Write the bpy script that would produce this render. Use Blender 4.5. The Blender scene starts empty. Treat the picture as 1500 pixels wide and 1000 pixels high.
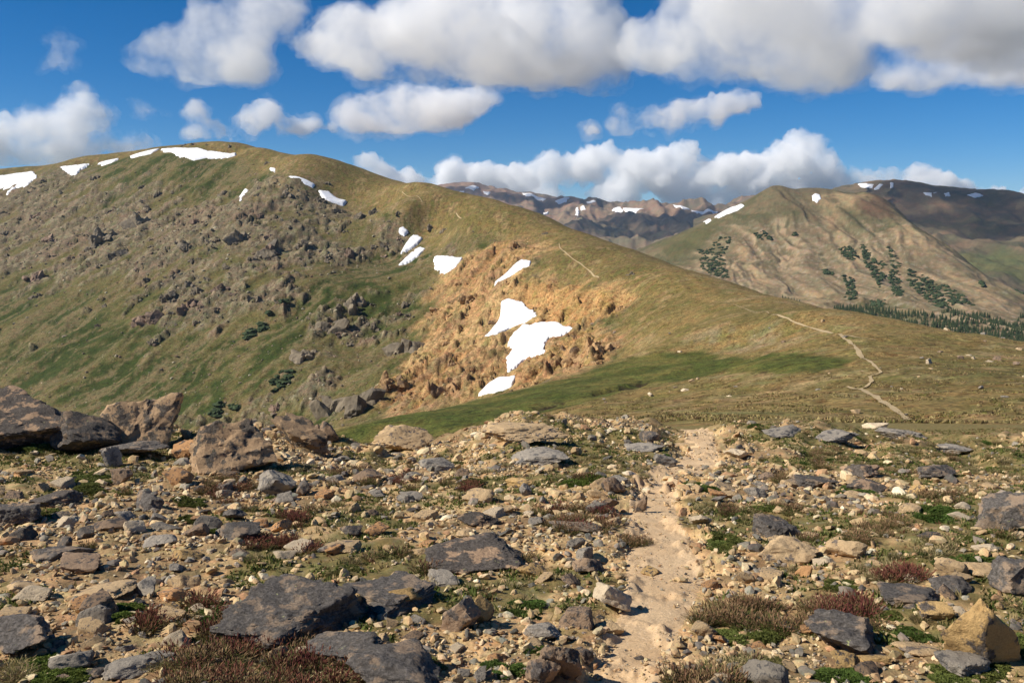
import bpy, bmesh, math, random
import numpy as np
from mathutils import Vector

S = bpy.context.scene
COL = S.collection
random.seed(7)
R = np.random.default_rng(11)
rad = math.radians

# ------------------------------------------------------------------ camera
F_PX = 1299.0            # focal length in photo pixels (1500 x 1000)
HORIZON = 330.0          # photo row of the eye level
PITCH = math.atan((500 - HORIZON) / F_PX)
EYE = 1.6
cam_d = bpy.data.cameras.new('camera')
cam = bpy.data.objects.new('camera', cam_d)
COL.objects.link(cam)
S.camera = cam
cam_d.sensor_width = 36.0
cam_d.lens = 36.0 * F_PX / 1500.0
cam_d.clip_start = 0.05
cam_d.clip_end = 200000.0
cam.location = (0, 0, EYE)
cam.rotation_euler = (rad(90) - PITCH, 0, 0)

# ------------------------------------------------------------------ sky and sun
SUN_AZ, SUN_EL = rad(-102), rad(39)
sun_dir = Vector((math.sin(SUN_AZ) * math.cos(SUN_EL), math.cos(SUN_AZ) * math.cos(SUN_EL), math.sin(SUN_EL)))
world = bpy.data.worlds.new('World')
S.world = world
world.use_nodes = True
wn = world.node_tree
bg = wn.nodes['Background']
sky = wn.nodes.new('ShaderNodeTexSky')
sky.sky_type = 'NISHITA'
sky.sun_disc = False
sky.sun_elevation = SUN_EL
sky.sun_rotation = SUN_AZ
sky.altitude = 3700
sky.air_density = 1.0
sky.dust_density = 0.05
sky.ozone_density = 5.0
hs = wn.nodes.new('ShaderNodeHueSaturation')
hs.inputs['Saturation'].default_value = 1.32
wn.links.new(sky.outputs[0], hs.inputs['Color'])
wn.links.new(hs.outputs[0], bg.inputs[0])
bg.inputs[1].default_value = 0.075
sun_l = bpy.data.lights.new('sun', 'SUN')
sun_l.energy = 5.0
sun_l.angle = rad(0.53)
sun_l.color = (1.0, 0.935, 0.835)
sun = bpy.data.objects.new('sun', sun_l)
COL.objects.link(sun)
sun.rotation_euler = sun_dir.to_track_quat('Z', 'Y').to_euler()
S.view_settings.view_transform = 'Standard'
S.view_settings.look = 'None'
S.view_settings.gamma = 1.0
S.view_settings.exposure = 0.35
S.view_settings.use_curve_mapping = False
S.render.engine = 'CYCLES'
cy = S.cycles
cy.max_bounces = 16
cy.diffuse_bounces = 3
cy.glossy_bounces = 2
cy.transparent_max_bounces = 8
cy.volume_bounces = 16
cy.volume_step_rate = 3.0
cy.volume_max_steps = 96
cy.use_denoising = True
cy.sample_clamp_indirect = 8.0

# ------------------------------------------------------------------ helpers
def tag(o, label=None, cat=None, group=None, kind=None):
    if label: o['label'] = label
    if cat: o['category'] = cat
    if group: o['group'] = group
    if kind: o['kind'] = kind
    return o

def link(name, me, mat=None, parent=None):
    o = bpy.data.objects.new(name, me)
    COL.objects.link(o)
    if mat is not None and not me.materials:
        me.materials.append(mat)
    if parent is not None:
        o.parent = parent
    return o

def mesh_np(name, V, F, smooth=True, col=None):
    """mesh from arrays: V (n,3), F (m,k) faces all with k corners"""
    V = np.ascontiguousarray(V, dtype=np.float32)
    F = np.ascontiguousarray(F, dtype=np.int32)
    me = bpy.data.meshes.new(name)
    k = F.shape[1]
    me.vertices.add(len(V)); me.vertices.foreach_set('co', V.ravel())
    me.loops.add(F.size); me.loops.foreach_set('vertex_index', F.ravel())
    me.polygons.add(len(F))
    me.polygons.foreach_set('loop_start', np.arange(0, F.size, k, dtype=np.int32))
    me.polygons.foreach_set('loop_total', np.full(len(F), k, dtype=np.int32))
    me.polygons.foreach_set('use_smooth', np.full(len(F), smooth, dtype=bool))
    me.update(calc_edges=True)
    me.validate()
    if col is not None:
        a = me.attributes.new('Col', 'FLOAT_COLOR', 'POINT')
        c = np.ones((len(V), 4), dtype=np.float32); c[:, :3] = col
        a.data.foreach_set('color', c.ravel())
    return me

def _h(ix, iy, iz=0):
    n = (ix * 374761393 + iy * 668265263 + iz * 1274126177) & 0xffffffff
    n = ((n ^ (n >> 13)) * 1274126177) & 0xffffffff
    n = ((n ^ (n >> 15)) * 2246822519) & 0xffffffff
    return n ^ (n >> 16)

_GA = np.stack([np.cos(np.arange(256) * math.tau / 256), np.sin(np.arange(256) * math.tau / 256)], 1)
def noise2(x, y, seed=0):
    x = np.asarray(x, float); y = np.asarray(y, float)
    ix = np.floor(x).astype(np.int64); iy = np.floor(y).astype(np.int64)
    fx = x - ix; fy = y - iy
    ux = fx * fx * fx * (fx * (fx * 6 - 15) + 10); uy = fy * fy * fy * (fy * (fy * 6 - 15) + 10)
    def c(dx, dy):
        g = _GA[_h(ix + dx, iy + dy, seed) & 255]
        return g[..., 0] * (fx - dx) + g[..., 1] * (fy - dy)
    a = c(0, 0) * (1 - ux) + c(1, 0) * ux
    b = c(0, 1) * (1 - ux) + c(1, 1) * ux
    return (a * (1 - uy) + b * uy) * 1.41

def noise3(p, seed=0):
    i = np.floor(p).astype(np.int64); f = p - i; u = f * f * f * (f * (f * 6 - 15) + 10)
    r = np.zeros(len(p))
    for dx in (0, 1):
        for dy in (0, 1):
            for dz in (0, 1):
                h = _h(i[:, 0] + dx + seed * 131, i[:, 1] + dy, i[:, 2] + dz)
                g = ((h & 255) / 127.5 - 1) * (f[:, 0] - dx) + ((h >> 8 & 255) / 127.5 - 1) * (f[:, 1] - dy) + ((h >> 16 & 255) / 127.5 - 1) * (f[:, 2] - dz)
                r += g * (u[:, 0] if dx else 1 - u[:, 0]) * (u[:, 1] if dy else 1 - u[:, 1]) * (u[:, 2] if dz else 1 - u[:, 2])
    return r

def fbm(x, y, o=4, seed=0, gain=0.5):
    r = 0; a = 1.0
    for k in range(o):
        r = r + a * noise2(x * 2 ** k + 13.7 * k, y * 2 ** k - 7.1 * k, seed + k); a *= gain
    return r

def ridged(x, y, o=4, seed=0, gain=0.55):
    r = 0; a = 1.0
    for k in range(o):
        r = r + a * (1 - 2.2 * np.abs(noise2(x * 2 ** k + 5.3 * k, y * 2 ** k + 3.9 * k, seed + k))); a *= gain
    return r

def fbm3(p, o=4, seed=0, gain=0.5):
    r = 0; a = 1.0
    for k in range(o):
        r = r + a * noise3(p * 2 ** k + 11.3 * k, seed + k); a *= gain
    return r

def cell2(x, y, seed=0):
    """cellular noise: value of the nearest cell and distance to its point"""
    ix = np.floor(x).astype(np.int64); iy = np.floor(y).astype(np.int64)
    best = np.full(np.shape(x), 9.0); val = np.zeros(np.shape(x))
    for dx in (-1, 0, 1):
        for dy in (-1, 0, 1):
            h = _h(ix + dx, iy + dy, seed)
            px = ix + dx + (h & 1023) / 1023.0; py = iy + dy + ((h >> 10) & 1023) / 1023.0
            d = (px - x) ** 2 + (py - y) ** 2
            m_ = d < best
            best = np.where(m_, d, best); val = np.where(m_, ((h >> 20) & 1023) / 1023.0, val)
    return val, np.sqrt(best)

def sstep(a, b, x):
    t = np.clip((x - a) / (b - a), 0, 1)
    return t * t * (3 - 2 * t)

def mix(a, b, t):
    t = np.asarray(t)[..., None]
    return np.asarray(a) * (1 - t) + np.asarray(b) * t

def rgb(*c): return np.array(c, float)

def srgb(r, g, b):
    c = np.array([r, g, b]) / 255.0
    return np.where(c <= 0.04045, c / 12.92, ((c + 0.055) / 1.055) ** 2.4)

# photo pixel -> azimuth and tangent of elevation (a direction only)
def pix_dir(u, v):
    u = np.asarray(u, float); v = np.asarray(v, float)
    cx = (u - 750) / F_PX; cyy = (500 - v) / F_PX
    sp, cp = math.sin(PITCH), math.cos(PITCH)
    X = cx; Y = cp + sp * cyy; Z = -sp + cp * cyy
    return np.arctan2(X, Y), Z / np.hypot(X, Y)

def in_poly(px, py, poly):
    px = np.asarray(px); py = np.asarray(py)
    ins = np.zeros(px.shape, bool)
    n = len(poly)
    for i in range(n):
        x0, y0 = poly[i]; x1, y1 = poly[(i + 1) % n]
        if y0 == y1: continue
        c = ((y0 > py) != (y1 > py)) & (px < (x1 - x0) * (py - y0) / (y1 - y0) + x0)
        ins ^= c
    return ins

def poly_dist(px, py, poly):
    d = np.full(np.shape(px), 1e9)
    n = len(poly)
    for i in range(n):
        x0, y0 = poly[i]; x1, y1 = poly[(i + 1) % n]
        dx, dy = x1 - x0, y1 - y0
        t = np.clip(((px - x0) * dx + (py - y0) * dy) / max(dx * dx + dy * dy, 1e-12), 0, 1)
        d = np.minimum(d, np.hypot(px - x0 - t * dx, py - y0 - t * dy))
    return d

class TPS:
    """smooth height surface through surveyed points; works on (azimuth, ln range)"""
    def __init__(self, pts, smooth=2e-4):
        A, L, G = [np.array(q, float) for q in zip(*pts)]
        self.P = np.stack([A, L], 1)
        n = len(G)
        K = self.k(self.P[:, None, :] - self.P[None]) + np.eye(n) * smooth
        Q = np.concatenate([np.ones((n, 1)), self.P], 1)
        M = np.block([[K, Q], [Q.T, np.zeros((3, 3))]])
        self.w = np.linalg.solve(M, np.concatenate([G, np.zeros(3)]))
    @staticmethod
    def k(d):
        q = (d * d).sum(-1)
        return 0.5 * q * np.log(q + 1e-12)
    def __call__(self, a, l):
        sh = np.shape(a); p = np.stack([np.ravel(a), np.ravel(l)], 1)
        out = np.empty(len(p)); n = len(self.P)
        for s in range(0, len(p), 40000):
            q = p[s:s + 40000]
            dx = q[:, 0:1] - self.P[:, 0]; dy = q[:, 1:2] - self.P[:, 1]
            e = dx * dx + dy * dy
            out[s:s + 40000] = (0.5 * e * np.log(e + 1e-12)) @ self.w[:n] + self.w[n] + q @ self.w[n + 1:]
        return out.reshape(sh)

class Sheet:
    """ground sheet on a grid of azimuths and ranges round the viewpoint"""
    def __init__(self, az, rr, zfun):
        self.az = az; self.rr = rr; self.lr = np.log(rr)
        self.A, self.L = np.meshgrid(az, self.lr, indexing='ij')
        self.Rg = np.exp(self.L)
        self.X = self.Rg * np.sin(self.A); self.Y = self.Rg * np.cos(self.A)
        self.Z = zfun(self.A, self.L)
    def idx(self, a, l):
        i = np.clip(np.searchsorted(self.az, a) - 1, 0, len(self.az) - 2)
        j = np.clip(np.searchsorted(self.lr, l) - 1, 0, len(self.lr) - 2)
        fa = np.clip((a - self.az[i]) / (self.az[i + 1] - self.az[i]), 0, 1)
        fl = np.clip((l - self.lr[j]) / (self.lr[j + 1] - self.lr[j]), 0, 1)
        return i, j, fa, fl
    def val(self, G, a, l):
        i, j, fa, fl = self.idx(np.asarray(a, float), np.asarray(l, float))
        if G.ndim == 3: fa = fa[..., None]; fl = fl[..., None]
        return (G[i, j] * (1 - fa) + G[i + 1, j] * fa) * (1 - fl) + (G[i, j + 1] * (1 - fa) + G[i + 1, j + 1] * fa) * fl
    def z(self, x, y):
        x = np.asarray(x, float); y = np.asarray(y, float)
        return self.val(self.Z, np.arctan2(x, y), np.log(np.hypot(x, y)))
    def hit(self, u, v, rmin=0.0, rmax=1e9):
        """where the sight line of a photo pixel meets this sheet"""
        a, g = pix_dir(u, v)
        m = (self.rr >= rmin) & (self.rr <= rmax)
        lr = self.lr[m]
        prof = self.val(self.Z, np.full(m.sum(), float(a)), lr)
        e = (prof - EYE) / np.exp(lr)
        k = np.nonzero(e >= g)[0]
        if len(k) == 0:
            k = int(np.argmax(e)); l = lr[k]
        else:
            k = int(k[0])
            if k == 0: l = lr[0]
            else:
                t = (g - e[k - 1]) / (e[k] - e[k - 1] + 1e-12); l = lr[k - 1] + (lr[k] - lr[k - 1]) * t
        r = math.exp(l)
        x, y = r * math.sin(a), r * math.cos(a)
        return x, y, float(self.z(x, y))
    def hit_al(self, pts, rmin=0.0, rmax=1e9):
        out = []
        for u, v in pts:
            x, y, z = self.hit(u, v, rmin, rmax)
            out.append((math.atan2(x, y), math.log(math.hypot(x, y))))
        return out
    def mask(self, pts, rmin=0.0, rmax=1e9, wob=0.0, wl=0.05, soft=0.01, seed=50):
        """soft mask of an outlined area of the ground, edge roughened"""
        poly = self.hit_al(pts, rmin, rmax)
        A, L = self.A, self.L
        if wob:
            A = A + fbm(self.A / wl, self.L / wl, 4, seed) * wob
            L = L + fbm(self.A / wl + 31, self.L / wl, 4, seed + 9) * wob
        ap = np.array(poly)
        box = (A > ap[:, 0].min() - 3 * soft) & (A < ap[:, 0].max() + 3 * soft) & (L > ap[:, 1].min() - 3 * soft) & (L < ap[:, 1].max() + 3 * soft)
        out = np.zeros(A.shape)
        a, l = A[box], L[box]
        d = poly_dist(a, l, poly)
        d = np.where(in_poly(a, l, poly), d, -d)
        out[box] = sstep(-soft, soft, d)
        return out
    def normal(self):
        """approximate unit normals on the grid"""
        P = np.stack([self.X, self.Y, self.Z], -1)
        da = np.gradient(P, axis=0); dl = np.gradient(P, axis=1)
        n = np.cross(da, dl); n *= np.sign(n[..., 2:3] + 1e-9)
        return n / (np.linalg.norm(n, axis=-1, keepdims=True) + 1e-12)
    def build(self, name, mat, C, keep=None):
        na, nl = self.A.shape
        I = np.arange(na * nl).reshape(na, nl)
        Q = np.stack([I[:-1, :-1], I[1:, :-1], I[1:, 1:], I[:-1, 1:]], -1)
        Q = Q[..., ::-1].reshape(-1, 4)
        # orientation: upward
        V = np.stack([self.X, self.Y, self.Z], -1).reshape(-1, 3)
        q = Q[len(Q) // 2]
        nn = np.cross(V[q[1]] - V[q[0]], V[q[2]] - V[q[0]])
        if nn[2] < 0: Q = Q[:, ::-1]
        me = mesh_np(name, V, Q, True, C.reshape(-1, 3))
        return tag(link(name, me, mat), kind='structure')

def steps(*segs):
    out = []
    for a, b, n in segs:
        out.append(np.linspace(a, b, n, endpoint=False))
    out.append([segs[-1][1]])
    return np.concatenate(out)

def lsteps(*segs):
    return np.exp(steps(*[(math.log(a), math.log(b), n) for a, b, n in segs]))

# ------------------------------------------------------------------ materials
def new_mat(name):
    m = bpy.data.materials.new(name); m.use_nodes = True
    nt = m.node_tree
    b = nt.nodes['Principled BSDF']
    b.inputs['Roughness'].default_value = 0.95
    b.inputs['Specular IOR Level'].default_value = 0.15
    return m, nt, b

def node(nt, t, **kw):
    n = nt.nodes.new(t)
    for k, v in kw.items():
        if k in ('blend_type', 'data_type', 'operation', 'attribute_name', 'feature', 'interpolation_type', 'noise_dimensions', 'distance'):
            setattr(n, k, v)
        else:
            n.inputs[k.replace('_', ' ')].default_value = v
    return n

def nnoise(nt, vec, scale, detail=5, rough=0.6):
    n = node(nt, 'ShaderNodeTexNoise', Scale=scale, Detail=detail, Roughness=rough)
    nt.links.new(vec, n.inputs['Vector'])
    return n.outputs['Fac']

def mrange(nt, fac, a, b, c, d):
    n = nt.nodes.new('ShaderNodeMapRange')
    for i, v in zip((1, 2, 3, 4), (a, b, c, d)): n.inputs[i].default_value = v
    nt.links.new(fac, n.inputs[0])
    return n.outputs[0]

def cmix(nt, fac, a, b, mode='MIX'):
    n = nt.nodes.new('ShaderNodeMix'); n.data_type = 'RGBA'; n.blend_type = mode
    for s, v in ((n.inputs[0], fac), (n.inputs[6], a), (n.inputs[7], b)):
        if hasattr(v, 'is_linked'): nt.links.new(v, s)
        elif isinstance(v, (int, float)): s.default_value = v
        else: s.default_value = (*[float(q) for q in v], 1)
    return n.outputs[2]

def bump(nt, h, bsdf, strength, dist):
    n = nt.nodes.new('ShaderNodeBump'); n.inputs['Strength'].default_value = strength; n.inputs['Distance'].default_value = dist
    nt.links.new(h, n.inputs['Height']); nt.links.new(n.outputs[0], bsdf.inputs['Normal'])

def terrain_mat(name, s1, s2, amp, bscale, bdist, bstr=0.6, tuss=0.0):
    """albedo attribute with fine grain; s1, s2 grain sizes in metres"""
    m, nt, b = new_mat(name)
    at = node(nt, 'ShaderNodeAttribute', attribute_name='Col')
    tc = nt.nodes.new('ShaderNodeTexCoord')
    n1 = nnoise(nt, tc.outputs['Object'], 1 / s1, 6, 0.7)
    n2 = nnoise(nt, tc.outputs['Object'], 1 / s2, 4, 0.65)
    f1 = mrange(nt, n1, 0.25, 0.75, 1 - amp, 1 + amp)
    f2 = mrange(nt, n2, 0.3, 0.7, 1 - amp * 0.8, 1 + amp * 0.8)
    mu = node(nt, 'ShaderNodeMath', operation='MULTIPLY')
    nt.links.new(f1, mu.inputs[0]); nt.links.new(f2, mu.inputs[1])
    vm = nt.nodes.new('ShaderNodeVectorMath'); vm.operation = 'SCALE'
    nt.links.new(at.outputs['Color'], vm.inputs[0]); nt.links.new(mu.outputs[0], vm.inputs['Scale'])
    nh = nnoise(nt, tc.outputs['Object'], .55 / s1, 5, .7)
    tint = cmix(nt, mrange(nt, nh, .35, .68, 0, 1), (.90, 1.02, .92), (1.14, .95, .90))
    vt = nt.nodes.new('ShaderNodeVectorMath'); vt.operation = 'MULTIPLY'
    nt.links.new(vm.outputs[0], vt.inputs[0]); nt.links.new(tint, vt.inputs[1])
    col = vt.outputs[0]
    if tuss:
        k1 = nnoise(nt, tc.outputs['Object'], 1.6 / s1, 4, .62); k2 = nnoise(nt, tc.outputs['Object'], 5.5 / s1, 4, .62); k3 = nnoise(nt, tc.outputs['Object'], .30 / s1, 4, .6)
        col = cmix(nt, mrange(nt, k1, .52, .64, 0, tuss), col, (.50, .40, .36), 'MULTIPLY')
        col = cmix(nt, mrange(nt, k2, .54, .63, 0, tuss), col, (.52, .52, .42), 'MULTIPLY')
        col = cmix(nt, mrange(nt, k2, .46, .36, 0, tuss), col, (1.45, 1.35, 1.3), 'MULTIPLY')
        col = cmix(nt, mrange(nt, k3, .50, .66, 0, tuss), col, (.72, .86, .66), 'MULTIPLY')
    nt.links.new(col, b.inputs['Base Color'])
    nb = nnoise(nt, tc.outputs['Object'], 1 / bscale, 6, 0.72)
    bump(nt, nb, b, bstr, bdist)
    return m

# ------------------------------------------------------------------ survey of the ridge: (photo column, photo row, metres)
def survey(rows):
    out = []
    for u, v, r in rows:
        a, g = pix_dir(u, v); out.append((float(a), math.log(r), float(g)))
    return out

near_slope = 0.14
def plane_g(a, l):
    r = np.exp(l)
    return (-near_slope * r * np.cos(a) - EYE) / r

ridge_pts = survey([
    # skyline of the shoulder and summit
    (1700, 530, 170), (1500, 502, 190), (1400, 485, 210), (1300, 468, 240), (1230, 458, 270), (1160, 440, 320), (1100, 425, 370), (1020, 400, 430),
    (960, 378, 480), (900, 358, 520), (850, 340, 560), (800, 318, 620), (700, 290, 700), (600, 268, 780), (500, 246, 850),
    # behind the skyline
    (1700, 560, 210), (1500, 522, 230), (1300, 484, 290), (1160, 454, 380), (1020, 412, 510), (900, 372, 610), (800, 336, 720), (700, 305, 800), (500, 258, 960),
    (1700, 640, 330), (1500, 600, 340), (1300, 560, 420), (1160, 520, 520), (1020, 470, 660), (900, 430, 800), (800, 390, 920), (600, 330, 1050),
    (1700, 700, 600), (1500, 640, 600), (1160, 560, 900), (900, 480, 1200), (600, 420, 1450),
    # trail and saddle
    (1335, 622, 58), (1290, 592, 74), (1262, 570, 90), (1275, 545, 106), (1250, 512, 135), (1225, 492, 160), (1150, 466, 220),
    (1050, 440, 320), (940, 420, 370), (875, 406, 410), (820, 362, 500), (680, 318, 620), (720, 335, 590), (600, 300, 700),
    (1500, 620, 56), (1500, 570, 84), (1500, 530, 130), (1400, 560, 95), (1400, 510, 150), (1700, 620, 56), (1700, 560, 110),
    (1100, 612, 50), (1100, 580, 100), (1050, 545, 165), (1100, 505, 215), (1180, 530, 130), (950, 612, 62), (950, 585, 120), (1000, 530, 200), (1000, 480, 290),
    (930, 560, 160), (850, 600, 110), (760, 628, 90), (640, 642, 92),
    # meadow edge above the scarp
    (940, 512, 255), (880, 535, 225), (800, 560, 200), (720, 580, 185), (640, 600, 170), (570, 614, 155), (500, 632, 140),
    # hidden drop just below that edge
    (880, 560, 265), (800, 590, 255), (700, 615, 245), (600, 640, 230), (500, 665, 215), (400, 690, 200),
    # scarp and its rim
    (935, 438, 370), (850, 420, 420), (800, 402, 455), (810, 364, 515), (760, 351, 560), (700, 370, 570), (650, 364, 620), (905, 500, 320), (850, 482, 370), (780, 470, 420),
    (750, 500, 395), (760, 550, 345), (840, 535, 320), (720, 560, 345), (700, 440, 480), (640, 440, 530), (640, 520, 430), (580, 500, 490), (600, 580, 350), (560, 590, 355), (500, 606, 370), (540, 520, 480),
    # great face
    (620, 338, 690), (560, 312, 760), (490, 292, 800),
    (560, 400, 610), (500, 360, 680),
    # bowl below
    (420, 720, 120), (250, 740, 110), (50, 750, 105), (-150, 750, 105), (-400, 740, 120), (550, 680, 60), (420, 690, 45), (250, 700, 40), (50, 700, 38), (-150, 700, 38), (-400, 700, 40),
    (250, 665, 25), (50, 665, 25), (-150, 665, 25), (420, 660, 26), (550, 645, 28), (640, 650, 34), (700, 645, 34), (800, 640, 32), (950, 632, 34), (1100, 630, 32), (1300, 632, 30), (1500, 630, 30), (1700, 630, 30),
])
# the great face as one steep slope falling away to the west
def face_r(u, v):
    a, g = pix_dir(u, v)
    return 224.0 / (.2385 * math.sin(a) + .3825 * math.cos(a) - g)
for u, v in [(430, 228), (370, 214), (340, 211), (290, 208), (240, 212), (200, 219), (100, 236), (0, 251), (-150, 275), (-400, 310)]:
    r = min(face_r(u, v + 22), 1330)
    ridge_pts += survey([(u, v, r), (u, v + 9, r * 1.12), (u, v + 60, r * 1.4)])
for u, v in [(440, 266), (390, 250), (345, 230), (240, 224), (190, 232), (100, 250), (20, 262), (420, 330), (330, 300), (200, 300), (80, 320), (-40, 340), (-200, 350), (460, 420), (380, 400), (280, 400), (150, 400), (0, 420), (-200, 440),
             (470, 530), (400, 500), (300, 500), (180, 500), (0, 510), (-200, 530), (420, 600), (330, 600), (220, 600), (100, 600), (0, 600), (-200, 610), (400, 660), (250, 670), (50, 680), (-200, 690), (-450, 440), (-450, 600)]:
    ridge_pts += survey([(u, v, min(face_r(u, v + (10 if v < 270 else 0)), 1300))])
for u in (-400, -150, 50, 250, 420, 600, 750, 900, 1100, 1300, 1500, 1700):
    for r in (9, 13, 17):
        a = float(pix_dir(u, 640)[0]); l = math.log(r)
        ridge_pts.append((a, l, float(plane_g(a, l))))
ridge_tps = TPS(ridge_pts)

def ridge_z(A, L):
    r = np.exp(L)
    t = ridge_tps(np.clip(A, -0.95, 0.95), np.clip(L, 1.9, 9))
    w = sstep(math.log(10), math.log(17), L) * (1 - sstep(0.95, 1.3, np.abs(A)))
    return EYE + r * (plane_g(A, L) * (1 - w) + t * w)

# ---- near ground, full circle round the viewpoint, and the ridge beyond it
ground = Sheet(steps((-math.pi, -0.9, 24), (-0.9, -0.58, 70), (-0.58, 0.58, 600), (0.58, 0.9, 70), (0.9, math.pi, 24)), lsteps((0.3, 2.2, 14), (2.2, 20, 240), (20, 40, 26)), ridge_z)
hill = Sheet(steps((-1.05, -0.56, 24), (-0.56, 0.56, 720), (0.56, 1.05, 20)), np.concatenate([lsteps((40, 300, 110)), lsteps((300, 1350, 340))[1:], lsteps((1350, 1850, 12))[1:]]), ridge_z)

# ---- trail across the foreground: (row, one edge, other edge)
trail_px = [(1060, 820, 965), (1000, 850, 985), (950, 862, 1000), (900, 893, 1012), (870, 900, 1030), (840, 895, 1052), (800, 897, 1045), (765, 903, 1010), (735, 912, 1000),
            (705, 918, 1003), (690, 935, 1030), (672, 985, 1062), (655, 998, 1068), (640, 996, 1056), (628, 1000, 1046)]
trail_px = [(v, a + .13 * (b - a), b - .13 * (b - a)) for v, a, b in trail_px]
tl = [ground.hit(a, v)[:2] for v, a, b in trail_px]; tr = [ground.hit(b, v)[:2] for v, a, b in trail_px]
tl[0:0] = [(tl[0][0] - 0.6, -1.5)]; tr[0:0] = [(tr[0][0] - 0.6, -1.5)]
trail_c = [((a[0] + b[0]) / 2, (a[1] + b[1]) / 2, math.hypot(a[0] - b[0], a[1] - b[1]) / 2) for a, b in zip(tl, tr)]
trail_c += [(trail_c[-1][0] + 0.4 * k, trail_c[-1][1] + 2.2 * k, 0.30) for k in range(1, 6)]
def trail_dist(x, y):
    """signed: metres outside the trail edge (negative inside)"""
    best = np.full(np.shape(x), 1e9)
    for (x0, y0, w0), (x1, y1, w1) in zip(trail_c[:-1], trail_c[1:]):
        dx, dy = x1 - x0, y1 - y0
        t = np.clip(((x - x0) * dx + (y - y0) * dy) / (dx * dx + dy * dy), 0, 1)
        best = np.minimum(best, np.hypot(x - x0 - t * dx, y - y0 - t * dy) - (w0 + (w1 - w0) * t))
    return best

X, Y = ground.X, ground.Y
fade = 1 - sstep(27, 38, ground.Rg)
td = trail_dist(X, Y) + .03 + fbm(X * 2.2, Y * 2.2, 5, 3, .62) * 0.34
lump = fbm(X * 0.4, Y * 0.4, 2, 21) * 0.07 + fbm(X * 2.1, Y * 2.1, 4, 22) * 0.03 + fbm(X * 9, Y * 9, 3, 23) * 0.010
rim = sstep(10, 16, ground.Rg) * (1 - sstep(19, 30, ground.Rg))
for u_, w_, h_ in ((590, .05, -.42), (500, .04, -.20), (765, .045, .30), (670, .03, -.15), (900, .05, .12), (1010, .03, -.16), (1150, .04, .14), (1380, .06, -.12), (330, .06, .10), (60, .08, .12)):
    a_ = float(pix_dir(u_, 640)[0]); lump = lump + rim * h_ * np.exp(-((ground.A - a_) / w_) ** 2)
lump = lump + rim * fbm(ground.A * 22, ground.L * 9, 3, 24) * .16
bed = 1 - sstep(-0.06, 0.10, td)
ground.Z += fade * (lump * (1 - 0.75 * bed) - 0.045 * bed + 0.03 * sstep(0.02, 0.25, td) * (1 - sstep(0.25, 0.7, td)))

# ---- relief of the ridge
X, Y = hill.X, hill.Y
f2 = sstep(44, 80, hill.Rg)
hill.Z += f2 * (fbm(X / 22, Y / 22, 4, 31) * 0.5 + fbm(X / 6, Y / 6, 3, 32) * 0.18 * (hill.Rg < 400))
face_m = hill.mask([(-600, 330), (-200, 285), (0, 256), (60, 250), (120, 240), (200, 227), (350, 230), (400, 252), (440, 262), (500, 292), (560, 312), (600, 335), (650, 362), (760, 351), (810, 362), (785, 398),
                    (850, 420), (936, 437), (905, 470), (910, 500), (880, 535), (800, 562), (690, 588), (600, 606), (500, 634), (300, 680), (-600, 700)], rmin=190, wob=0.010, wl=0.05, soft=0.012)
scarp_m = hill.mask([(735, 352), (765, 346), (812, 362), (772, 402), (850, 419), (938, 437), (905, 462), (845, 484), (908, 497), (900, 522), (835, 556), (740, 574), (690, 588), (610, 604), (565, 606), (585, 560), (620, 500), (640, 440), (640, 395), (690, 372)], rmin=190, wob=0.020, wl=0.035, soft=0.016, seed=60)
def blur(q, n):
    for _ in range(n):
        q = np.pad(q, 1, 'edge'); q = (q[:-2, 1:-1] + q[2:, 1:-1] + q[1:-1, :-2] + q[1:-1, 2:]) / 4
    return q
face_in = sstep(.35, 1.0, blur(face_m, 160)); scarp_in = sstep(.30, 1.0, blur(scarp_m, 70))
# fall line of the face runs down to the west and towards the viewer
ang = rad(212)
fx, fy = math.sin(ang), math.cos(ang)
al = X * fx + Y * fy; ac = X * fy - Y * fx
warp = fbm(X / 60, Y / 60, 3, 41) * 14
big = ridged((ac + warp) / 40, al / 230, 4, 42, 0.55)
mid = ridged((ac + warp * 0.6) / 14, al / 34, 4, 43, 0.6)
fine = ridged(X / 6.5, Y / 6.5, 3, 44, 0.6)
zone = fbm(X / 110, Y / 110, 3, 45)
# rocky belts of the face (outlined areas), the rest is grass and scree
def area(pts, **k): return hill.mask(pts, rmin=190, wob=0.02, wl=0.06, soft=0.03, **k)
crag_m = np.maximum.reduce([
    area([(-50, 300), (60, 262), (120, 250), (220, 240), (260, 300), (330, 300), (420, 250), (520, 300), (600, 345), (620, 370), (540, 380), (470, 400), (440, 440), (400, 450), (330, 470), (240, 480), (130, 400), (60, 400), (0, 420), (-50, 400)], seed=61),
    area([(480, 450), (540, 430), (545, 480), (500, 540), (470, 600), (380, 620), (350, 600), (430, 530), (440, 480)], seed=62),
    area([(0, 330), (120, 330), (220, 360), (250, 420), (140, 420), (40, 440), (0, 400)], seed=63) * 0.9,
    area([(200, 455), (290, 440), (310, 500), (210, 500)], seed=64) * 0.9,
    area([(35, 395), (75, 390), (75, 430), (35, 430)], seed=65)])
grassy = area([(-50, 440), (60, 420), (180, 490), (330, 500), (300, 600), (-50, 620)], seed=66)
green_band = np.maximum(area([(150, 240), (330, 232), (370, 250), (300, 270), (180, 285), (130, 270)], seed=67),
                        area([(470, 420), (560, 385), (600, 400), (540, 470), (430, 560), (340, 590), (420, 500)], seed=68))
rockness = np.clip(face_m * (0.20 + 0.52 * crag_m - 0.22 * grassy - 0.3 * green_band) + scarp_m * 0.4, 0, 1)
shape = 0.55 * big + 0.35 * mid + 0.25 * zone
rib = ridged((ac + warp * 1.4) / 34, al / 95, 4, 52, .6)
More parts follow.
